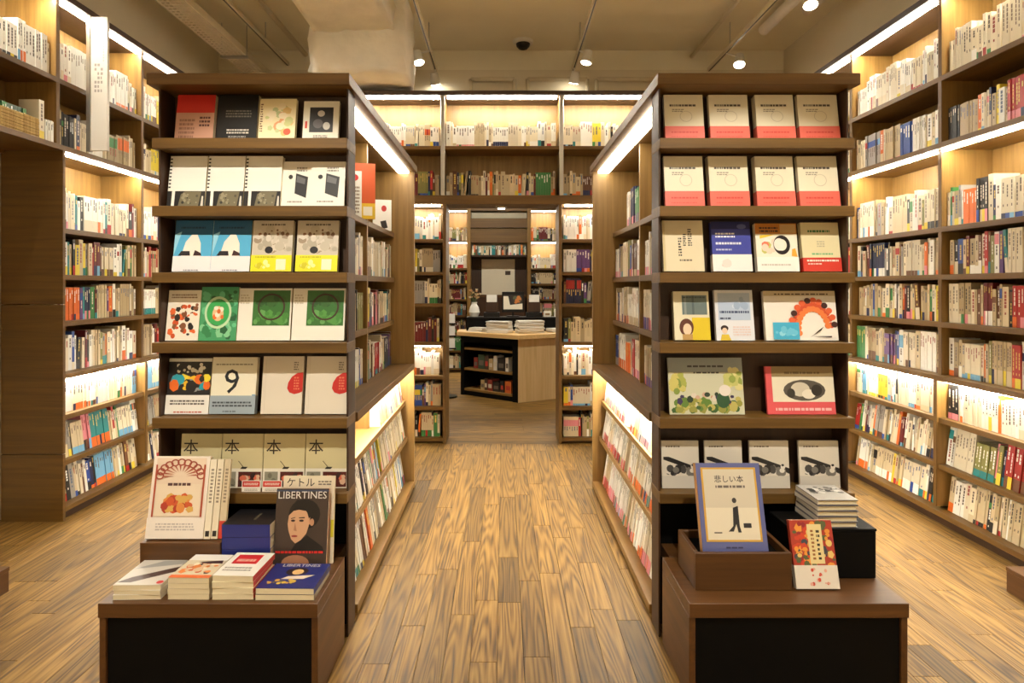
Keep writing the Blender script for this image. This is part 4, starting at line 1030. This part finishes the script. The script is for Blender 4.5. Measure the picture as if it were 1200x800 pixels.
# papers on the counter top
zc = 0.8355
def papers(x, y, w, d, h, rz, label):
    o = empty('paper_stack', (x, y, zc), label, 'papers', 'paper piles on the counter', rot=(0, 0, rz), world=False)
    r = random.Random(int(x * 999 + y * 77)); n = max(2, int(h / 0.012)); dz = h / n
    for i in range(n):
        m = MB(); m.box(-w / 2, w / 2, -d / 2, d / 2, i * dz + 0.0002, (i + 1) * dz - 0.0006, r.choice([(236, 232, 224), (226, 218, 204), (214, 208, 198)]))
        p = m.build('sheaf', M['book'], o); p.location = (r.uniform(-0.012, 0.012), r.uniform(-0.012, 0.012), 0); p.rotation_euler = (0, 0, r.uniform(-0.08, 0.08))
papers(-0.34, 7.93, 0.2, 0.16, 0.055, -0.5, 'low white paper pile at the shelf end of the counter')
papers(-0.05, 7.74, 0.3, 0.18, 0.15, -0.3, 'tall white paper pile with a brown mark, mid counter')
papers(0.335, 7.72, 0.34, 0.2, 0.16, 0.2, 'tall white paper pile over the pale side panel')
papers(0.74, 7.87, 0.3, 0.18, 0.05, 0.4, 'flat paper pile by the far end of the counter')
# registers, monitor, vase, leaflet stand
rk = empty('counter_hutch', (0.2, 8.2, zc), 'black raised shelf standing along the back of the counter', 'hutch')
b('hutch_top', M['blackm'], rk, -0.5, 0.98, 8.05, 8.33, 1.0, 1.02)
b('hutch_front', M['black'], rk, -0.5, 0.98, 8.06, 8.08, zc + 0.0005, 0.9995)
for x_ in (-0.5, 0.96):
    b('hutch_side', M['black'], rk, x_, x_ + 0.02, 8.081, 8.33, zc + 0.0005, 0.9995)
zc2 = 1.0205
def register(x, y, label):
    o = empty('cash_register', (x, y, zc2), label, 'register', 'registers on the counter', world=False)
    m = MB(); m.box(-0.11, 0.11, -0.1, 0.1, 0, 0.06); m.build('base', M['blackm'], o, 0.004)
    m = MB(); m.box(-0.085, 0.085, -0.02, 0.03, 0.06, 0.25); m.build('display_back', M['darkZ'], o, 0.006)
    m = MB(); m.box(-0.07, 0.07, -0.026, -0.0205, 0.2, 0.3); m.build('card_holder', M['white'], o, 0.001)
register(-0.16, 8.19, 'black cash register with card, behind the papers at the shelf end')
register(0.42, 8.19, 'black cash register with white card beside the screen')
o = empty('computer_screen', (0.13, 8.2, zc2), 'black-framed counter screen facing the shop with a bright picture', 'screen', world=False)
m = MB(); m.cyl((0, 0, 0), (0, 0, 0.012), 0.09, 0.09, 20); m.build('foot', M['blackm'], o)
m = MB(); m.box(-0.015, 0.015, -0.01, 0.01, 0.012, 0.06); m.build('stem', M['blackm'], o)
m = MB(); m.box(-0.15, 0.15, -0.015, 0.015, 0.06, 0.34); m.build('frame', M['blackm'], o, 0.004)
a_ = MB(); aa = art([('r', 0, 0, 1, 1, (40, 36, 36)), ('p', [(0, 0), (0, 0.9), (0.25, 0.9), (0.35, 0.3), (1, 0.4), (1, 0)], (232, 222, 200)), ('b', 0.4, 0.3, 0.98, 0.95, 12, [(196, 120, 60), (80, 90, 70), (60, 50, 46)], 0.06, 0.13, 3)], 0.26, 0.2)
pp = aa.build('picture', M['print'], o); pp.location = (0, -0.0155, 0.1)
o = empty('flower_vase', (-0.4, 8.19, zc2), 'cream vase with pale blossoms at the shelf end of the counter', 'vase', world=False)
m = MB()
for z0_, z1_, ra, rb in ((0, 0.06, 0.05, 0.075), (0.06, 0.13, 0.075, 0.06), (0.13, 0.17, 0.06, 0.035), (0.17, 0.2, 0.035, 0.042)):
    m.cyl((0, 0, z0_), (0, 0, z1_), ra, rb, 18, caps=(z0_ == 0))
m.build('vase_body', M['white'], o)
m = MB(); r = random.Random(8)
for i in range(16):
    a = r.uniform(0, 6.28); rr = r.uniform(0.02, 0.09); h = r.uniform(0.24, 0.36)
    x_, y_ = rr * math.cos(a), rr * math.sin(a)
    m.cyl((0, 0, 0.17), (x_, y_, h), 0.002, 0.002, 5, (70, 90, 50))
    m.cyl((x_, y_, h), (x_ * 1.1, y_ * 1.1, h + 0.02), 0.008, 0.022, 7, r.choice([(236, 226, 196), (226, 206, 160), (222, 180, 140)]))
m.build('blossoms', M['book'], o)
for k, (x_, y_, w_, h_, lb_) in enumerate(((0.78, 8.2, 0.16, 0.1, 'small white carton on the black counter hutch beside the pale one'), (0.6, 8.2, 0.1, 0.07, 'small pale carton on the black counter hutch next to a register'))):
    o = empty('carton', (x_, y_, zc2), lb_, 'carton', world=False)
    m = MB(); m.box(-w_ / 2, w_ / 2, -0.06, 0.06, 0, h_, (232, 224, 206)); m.build('carton_body', M['book'], o, 0.002)
    m = MB(); m.box(-w_ * 0.3, w_ * 0.3, -0.0606, -0.0602, h_ * 0.3, h_ * 0.7, (150, 120, 80)); m.build('carton_label', M['book'], o)
o = empty('leaflet_stand', (-0.72, 7.75, 0), 'slim dark stand with white leaflets beside the counter shelf', 'stand', world=False)
m = MB(); m.cyl((0, 0, 0), (0, 0, 0.02), 0.12, 0.12, 20); m.build('base', M['blackm'], o)
m = MB(); m.cyl((0, 0, 0.02), (0, 0, 0.72), 0.015, 0.015, 10); m.build('pole', M['blackm'], o)
for k, zz in enumerate((0.62, 0.78, 0.94)):
    m = MB(); m.box(-0.11, 0.11, -0.03 + k * 0.01, 0.03, zz, zz + 0.02); m.build('tray', M['blackm'], o)
    m = MB(); m.box(-0.09, 0.09, -0.02, 0.012, zz + 0.0205, zz + 0.14, (236, 232, 224)); p = m.build('leaflets', M['book'], o)

# far bookcase wall with a niche
def far_case():
    yf, yb = 10.0, 10.32
    root = empty('niche_bookcase', (0, yf, 0), 'dark bookcase with a central niche behind the counter', 'bookcase')
    zs = [0.06, 0.36, 0.66, 0.95, 1.22, 1.48, 1.74, 2.2]
    for (a, c) in ((-2.3, -0.58), (0.43, 2.3)):
        b('back_panel', M['oakZ'], root, a, c, yb - 0.02, yb, 0, 2.75, 0)
        inner = c if a < 0 else a
        ups = [a, (a + c) / 2 if False else a, c]
        mid = -0.98 if a < 0 else 0.92
        for x in (a, mid, c):
            b('upright', M['oakZ'], root, x - 0.03, x + 0.03, yf, yb - 0.02, 0, 2.75)
        for p, q in ((a, mid), (mid, c)):
            for k, z in enumerate(zs):
                b('shelf_board', M['walX'], root, p + 0.03, q - 0.03, yf + 0.01, yb - 0.02, z - 0.03, z)
                zt = zs[k + 1] - 0.03 if k < 7 else 2.7
                row('x', p + 0.032, q - 0.032, yf + 0.05, -1, z, min(zt - z, 0.26), P_WHITE if k == 6 else P_DARK, 'niche bookcase', seed=int(900 + p * 10 + k))
            b('light_strip', M['led'], root, p + 0.04, q - 0.04, yf + 0.02, yf + 0.06, 2.158, 2.17, 0)
            b('light_strip', M['led'], root, p + 0.04, q - 0.04, yf + 0.02, yf + 0.06, 2.688, 2.7, 0)
            b('top_board', M['walX'], root, p + 0.03, q - 0.03, yf + 0.001, yb - 0.02, 2.7, 2.75)
    b('niche_panel', M['walX'], root, -0.55, 0.40, yf + 0.05, yf + 0.08, 2.42, 2.58)
    b('niche_panel', M['walX'], root, -0.55, 0.40, yf + 0.05, yf + 0.08, 2.17, 2.40)
    b('niche_lintel', M['walX'], root, -0.55, 0.40, yf + 0.01, yb - 0.02, 2.70, 2.75)
    b('niche_shelf', M['darkX'], root, -0.55, 0.40, yf + 0.02, yb - 0.02, 1.93, 1.96)
    b('niche_back', M['darkZ'], root, -0.55, 0.40, yb - 0.04, yb - 0.02, 0, 1.93, 0)
    row('x', -0.54, 0.39, yf + 0.06, -1, 1.96, 0.2, palette(white=6, cream=6, teal=2, orange=2, brown=2, black=2), 'niche bookcase', seed=77, series=0)
    po = empty('poster_board', (-0.09, yb - 0.06, 1.28), 'plain beige board with a small dark mark in the niche', 'board')
    b('board', M['wallp'], po, -0.375, 0.195, yb - 0.055, yb - 0.041, 1.29, 1.9)
    m = MB(); m.box(0.03, 0.12, yb - 0.0562, yb - 0.0555, 1.63, 1.70, (60, 50, 40)); m.build('mark', M['print'], po)
    pd = empty('board_stand', (-0.09, yb - 0.14, 0), 'dark low cabinet under the beige board in the niche', 'cabinet')
    b('cabinet_body', M['darkX'], pd, -0.5, 0.36, yb - 0.3, yb - 0.045, 0, 1.25)
    b('cabinet_top', M['redX'], pd, -0.52, 0.38, yb - 0.31, yb - 0.042, 1.2505, 1.2895)
far_case()

# ------------------------------------------------------------------ ceiling services
# wrapped duct: a long run, then a deep box
def bumpy_box(x0, x1, y0, y1, z0, z1, step, amp, seed):
    bm = bmesh.new()
    r = random.Random(seed)
    bmesh.ops.create_cube(bm, size=1.0)
    for v in bm.verts:
        v.co = (x0 + (v.co.x + 0.5) * (x1 - x0), y0 + (v.co.y + 0.5) * (y1 - y0), z0 + (v.co.z + 0.5) * (z1 - z0))
    n = 3
    bmesh.ops.subdivide_edges(bm, edges=bm.edges[:], cuts=9, use_grid_fill=True)
    for v in bm.verts:
        if v.co.z < z1 - 0.01:
            v.co += Vector((r.uniform(-amp, amp), r.uniform(-amp, amp), r.uniform(-amp, amp)))
    me = bpy.data.meshes.new('duct'); bm.to_mesh(me); bm.free()
    for p in me.polygons: p.use_smooth = True
    me.materials.append(M['duct'])
    return me
dr = empty('wrapped_duct', (-1.27, 3.0, 3.3), 'white wrapped duct under the ceiling, ending in a deep box', 'duct')
dr['_o'] = (-1.27, 3.0, 3.3)
for nm, args in (('duct_run', (-1.62, -0.93, -2.4, 5.12, 3.62, 3.97, 1, 0.012, 3)), ('duct_box', (-1.66, -0.85, 5.1, 5.68, 3.27, 3.985, 1, 0.016, 4))):
    me = bumpy_box(*args)
    for v in me.vertices: v.co -= Vector((-1.27, 3.0, 3.3))
    link(nm, me, None, dr)
m = MB()
for x_ in (-1.55, -1.0):
    for y_ in (0.5, 2.0, 3.5):
        m.cyl((x_, y_, 3.9), (x_, y_, 4.0), 0.008, 0.008, 8)
m.build('hanger', M['chrome'], dr)

def track(x, z, y0, y1, label):
    root = empty('light_track', (x, y0, z), label, 'track')
    b('rail', M['pipe'], root, x - 0.018, x + 0.018, y0, y1, z, z + 0.035)
    b('rail_slot', M['blackm'], root, x - 0.006, x + 0.006, y0, y1, z - 0.0015, z - 0.0002, 0)
    y = y0 + 0.3
    while y < y1:
        m = MB(); m.cyl((x, y, z + 0.035), (x, y, H), 0.006, 0.006, 8); m.build('hanger', M['chrome'], root)
        y += 1.3
track(-0.724, 3.74, -2.3, 6.4, 'ceiling light track beside the wrapped duct over the aisle')
track(0.745, 3.74, -2.3, 6.4, 'ceiling light track over the aisle beside the blue-book island')
track(2.2, 3.74, -2.3, 6.4, 'ceiling light track running under the paired pipes')
track(-2.31, 3.8, -2.3, 6.4, 'ceiling conduit made into a light track beside the perforated tray')  # a conduit made into a track to carry unseen spotlights

def spotlight(x, y, z, target, label, power, size=48, blend=0.5, railx=None):
    root = empty('spotlight', (x, y, z), label, 'spotlight', 'track spotlights')
    d = (Vector(target) - Vector((x, y, z))).normalized()
    p = Vector((x, y, z))
    m = MB(); m.cyl(p - d * 0.1, p + d * 0.02, 0.04, 0.055, 18); m.build('lamp_head', M['white'], root)
    m = MB(); m.cyl(p + d * 0.0202, p + d * 0.024, 0.048, 0.048, 18); m.build('lens', M['lens'], root)
    rx = railx if railx is not None else x
    m = MB(); m.cyl(p - d * 0.05 + Vector((0, 0, 0.02)), (rx, y, 3.738), 0.009, 0.009, 8); m.build('arm', M['white'], root)
    ld = bpy.data.lights.new('spot_beam', 'SPOT'); ld.energy = power; ld.color = SPOT_COL; ld.spot_size = math.radians(size); ld.spot_blend = blend; ld.shadow_soft_size = 0.035
    lo = bpy.data.objects.new('spot_beam', ld); COL.objects.link(lo); lo.parent = root
    lo.location = d * 0.03
    lo.rotation_euler = d.to_track_quat('-Z', 'Y').to_euler()
W = SPOT_W
# in view
spotlight(-0.83, 5.84, 3.64, (0.0, 5.2, 0), 'lit track spotlight above the arch beside the wrapped duct', W, 60, railx=-0.724)
spotlight(0.81, 5.84, 3.64, (0.02, 5.72, 0), 'lit track spotlight above the arch over the aisle track', W * 1.6, 34, railx=0.745)
spotlight(2.33, 5.9, 3.64, (1.6, 4.4, 0.0), 'lit track spotlight under the pipes nearest the arch', W, 60, railx=2.2)
spotlight(2.39, 4.65, 3.64, (1.9, 3.4, 0.0), 'lit track spotlight under the pipes farther from the arch', W, 60, railx=2.2)
# along the tracks towards the shop front
spotlight(-0.75, 0.35, 3.6, (-1.03, 2.45, 1.08), 'track spotlight aimed at the magazine-table island end', W * 4.6, 35, 0.3, railx=-0.724)
spotlight(0.77, 0.35, 3.6, (1.05, 2.45, 1.08), 'track spotlight aimed at the blue-book island end', W * 4.6, 35, 0.3, railx=0.745)
spotlight(-0.75, 1.6, 3.6, (-0.1, 2.9, 0), 'unseen aisle track spotlight on the duct side, shop-front half', W * 0.35, 62, railx=-0.724)  # unseen heads from here on, put in to light floor and bookcases
spotlight(0.77, 2.8, 3.6, (0.1, 3.9, 0), 'unseen aisle track spotlight opposite the duct, middle of the shop', W * 0.35, 62, railx=0.745)
spotlight(2.2, 1.5, 3.6, (2.3, 3.2, 0.4), 'unseen pipe-side track spotlight facing the full-length bookcase', W * 0.4, 70, railx=2.2)
spotlight(2.2, 3.0, 3.6, (2.1, 3.6, 0), 'unseen pipe-side track spotlight over the side aisle', W * 0.4, 66, railx=2.2)
spotlight(-2.31, 1.2, 3.6, (-2.4, 3.0, 0.3), 'unseen tray-side track spotlight facing the dark end panel', W * 0.35, 66, railx=-2.31)  # unseen heads on the converted conduit, put in for the side aisle
spotlight(-2.31, 3.3, 3.6, (-2.1, 3.9, 0), 'unseen tray-side track spotlight over the side aisle', W * 0.4, 66, railx=-2.31)
spotlight(0.0 + 0.745, 6.3, 3.6, (0.35, 7.6, 0.8), 'added track spotlight aimed at the pale counter', W * 3.0, 50, railx=0.745)  # added to brighten the counter beyond the arch

for k, (x_, y_, t_) in enumerate(((-0.724, 6.35, (-0.4, 7.6, 0.8)), )):
    spotlight(x_, y_, 3.6, t_, 'added track spotlight aimed at the counter papers', W * 2.2, 60, railx=x_)  # another lamp added for the dark counter
track(-0.2, 3.74, 7.2, 9.6, 'added ceiling light track over the counter behind the arch')  # added track, carries the lamps that light the far room
spotlight(-0.2, 8.0, 3.6, (-0.3, 10.0, 1.6), 'added track spotlight over the counter aimed at the niche', W * 2.5, 75)  # added, unseen: brightens the niche wall
spotlight(-0.2, 9.0, 3.6, (-0.2, 8.0, 0.6), 'added track spotlight over the counter aimed back at the registers', W * 1.5, 80)  # added, unseen: brightens the registers
for k, (x_, rx_) in enumerate(((-2.31, 'tray-side track'), (-0.724, 'duct-side aisle track'), (0.745, 'aisle track opposite the duct'), (2.2, 'pipe-side track'))):  # unseen lamps added behind the camera, their bounce brightens the ceiling
    for j, y_ in enumerate((-0.6, -1.8)):
        spotlight(x_, y_, 3.6, (x_ * 0.8, y_ - 0.2, 0), 'added downward spotlight on the %s, %s from the shop-front wall' % (rx_, ('second', 'first')[j]), W * 4.0, 90)
dl = empty('added_downlight', (-0.02, 5.63, 2.18), 'small added downlight under the lintel of the arch', 'downlight')  # added lamp that makes the bright patch on the passage floor
m = MB(); m.cyl((-0.02, 5.63, 2.168), (-0.02, 5.63, 2.1862), 0.045, 0.05, 20); m.build('trim_ring', M['chrome'], dl)
m = MB(); m.cyl((-0.02, 5.63, 2.165), (-0.02, 5.63, 2.1678), 0.032, 0.032, 18); m.build('lens', M['lens'], dl)
ld = bpy.data.lights.new('added_downlight_beam', 'SPOT'); ld.energy = 120.0; ld.color = SPOT_COL; ld.spot_size = math.radians(34); ld.spot_blend = 0.8; ld.shadow_soft_size = 0.03
lo = bpy.data.objects.new('added_downlight_beam', ld); COL.objects.link(lo); lo.parent = dl; lo.location = (0, 0, -0.02)
# perforated cable tray
tr = empty('cable_tray', (-2.62, 2.0, 3.68), 'perforated metal cable tray hung along the wall and ceiling corner', 'tray')
for nm, x0, x1, z0_, z1_ in (('tray_lip', -2.735, -2.725, 3.68, 3.75), ('tray_lip', -2.515, -2.505, 3.68, 3.75)):
    b(nm, M['pipe'], tr, x0, x1, -2.4, 6.4, z0_, z1_)
m = MB()
step = 0.05
y = -2.4
while y < 6.39:
    m.box(-2.725, -2.515, y, y + 0.022, 3.68, 3.684); y += step
for i in range(6):
    x_ = -2.725 + i * 0.04
    m.box(x_, x_ + 0.012, -2.4, 6.4, 3.6802, 3.6842)
m.build('perforated_floor', M['pipew'], tr)
m = MB()
for y in (0.2, 1.6, 3.0, 4.4, 5.8):
    m.box(-2.75, -2.49, y, y + 0.03, 3.655, 3.679); m.cyl((-2.742, y + 0.015, 3.66), (-2.742, y + 0.015, H), 0.005, 0.005, 6); m.cyl((-2.498, y + 0.015, 3.66), (-2.498, y + 0.015, H), 0.005, 0.005, 6)
m.build('hanger', M['chrome'], tr)

def pipe(name, pts, r, mat, label, cat='pipe', clips=None):
    m = MB()
    for a, c in zip(pts[:-1], pts[1:]):
        m.cyl(a, c, r, r, 14)
    root = empty(name, pts[0], label, cat)
    o = m.build('tube', mat, root)
    for p in o.data.polygons: p.use_smooth = len(p.vertices) == 4
    if clips:
        m = MB()
        for c in clips:
            m.cyl((c[0], c[1] - 0.012, c[2]), (c[0], c[1] + 0.012, c[2]), r * 1.12, r * 1.12, 14); m.cyl((c[0], c[1], c[2] + r), (c[0], c[1], H), 0.006, 0.006, 6)
        m.build('clip', M['chrome'], root)
pipe('ceiling_pipe', [(2.44, -2.3, 3.84), (2.44, 5.6, 3.84)], 0.05, M['pipew'], 'thick pale ceiling pipe nearer the aisle, ending above the wall bookcase', clips=[(2.44, y, 3.84) for y in (0.5, 2.5, 4.4)])
pipe('ceiling_pipe', [(2.64, -2.3, 3.84), (2.64, 5.2, 3.84)], 0.045, M['pipew'], 'pale ceiling pipe beside the wall, shorter of the pair', clips=[(2.64, y, 3.84) for y in (0.5, 2.5, 4.4)])
pipe('conduit', [(2.02, -2.3, 3.9), (2.02, 6.4, 3.9)], 0.022, M['pipe'], 'thin tan conduit along the track under the paired pipes', 'conduit')
pipe('conduit', [(-2.12, -2.3, 3.92), (-2.12, 6.4, 3.92)], 0.025, M['pipe'], 'thin tan conduit beside the perforated cable tray', 'conduit')
pipe('conduit', [(2.2, 4.95, 3.88), (2.95, 4.95, 3.88)], 0.018, M['pipe'], 'short cross conduit under the paired ceiling pipes', 'conduit')
# looped conduits on the beam's face
for k, (x0, x1) in enumerate(((-0.35, 0.12), (0.26, 0.9), (1.0, 1.7))):
    pipe('looped_conduit', [(x0, 6.42, 3.3), (x0, 6.42, 3.66), (x1, 6.42, 3.66), (x1, 6.42, 3.3)], 0.022, M['pipe'], ('narrow looped conduit above the middle of the arch', 'wide looped conduit above the arch under the aisle track', 'looped conduit above the blue-book island side of the arch')[k], 'conduit')
b('header', M['wallp'], tag(empty('wall_header', (0, 6.5, 3.2), 'tan header wall above the passage behind the arch', 'wall', kind='structure'), None), XL + 0.01, XR - 0.01, 6.47, 6.495, 3.5, 3.78, 0)
dc = empty('dome_camera', (0.205, 6.25, H), 'small dark dome camera in a white ring on the ceiling', 'camera')
m = MB(); m.cyl((0.205, 6.25, H - 0.03), (0.205, 6.25, H), 0.1, 0.11, 24); m.build('mounting_ring', M['white'], dc)
m = MB()
for a_, b_, r0_, r1_ in ((-0.03, -0.055, 0.075, 0.068), (-0.055, -0.08, 0.068, 0.045), (-0.08, -0.092, 0.045, 0.012)):
    m.cyl((0.205, 6.25, H + a_), (0.205, 6.25, H + b_), r0_, r1_, 20)
m.build('dome', M['blackm'], dc)

# ------------------------------------------------------------------ build the upright books
def shown(bk):
    f = book_map(bk)
    p = f((bk['t'] / 2, 0, bk['h'] / 2))
    if p[1] < 0.5: return 0, p
    px = VPX + FPX * p[0] / p[1]; py = VPY - FPX * (p[2] - EYE) / p[1]
    if not (4 < px < 1196 and 4 < py < 796): return 0, p
    w = bk['where']
    # hidden behind the islands or the end panel
    if 'outer side' in w: return 0, p
    ax = abs(p[0])
    if ax > 1.45 and p[1] > 2.4:
        if 190 < px < 995 and py > 96: return 0, p
    if p[1] > 4.4 and py > 96 and not (488 < px < 690): 
        if ax < 2.5: return 0, p
    if 'island' in w:
        if not (412 < px < 768): return 0, p
    if bk['axis'] == 'y':
        wpx = bk['t'] * FPX * abs(p[0]) / p[1] ** 2
    else:
        wpx = bk['t'] * FPX / p[1]
    return wpx * bk['h'] * FPX / p[1], p
scored = []
for i, bk in enumerate(BOOKS):
    a, p = shown(bk)
    scored.append((a, i, p))
order = sorted(scored, key=lambda t: -t[0])
N_IND = max(0, 315 - N_FACE[0])
pick = set(i for a, i, p in order[:N_IND] if a > 0)
stuff = MB()
for a, i, p in scored:
    bk = BOOKS[i]
    if i in pick:
        f = book_map(bk)
        m = MB(); book_geo(m, bk, True)
        base = f((bk['t'] / 2, -bk['d'] / 2, 0))
        me = m.mesh('book', (base[0], base[1], base[2]))
        o = link('book', me, M['book'])
        o.location = base
        end = 'arch end' if bk['axis'] == 'y' else 'its first upright'
        tag(o, '%s book, %s from %s, %s' % (bk['name'], ordinal(bk['n']), end, bk['where']), 'book', 'upright books on the shelves')
    else:
        book_geo(stuff, bk, False)
tag(stuff.build('shelved_books', M['book']), 'mass of upright books filling the remaining shelves of all bookcases', 'books', kind='stuff')
print('books', len(BOOKS), 'single', len(pick), 'face-out', N_FACE[0])
for o in bpy.data.objects:
    if '_o' in o: del o['_o']
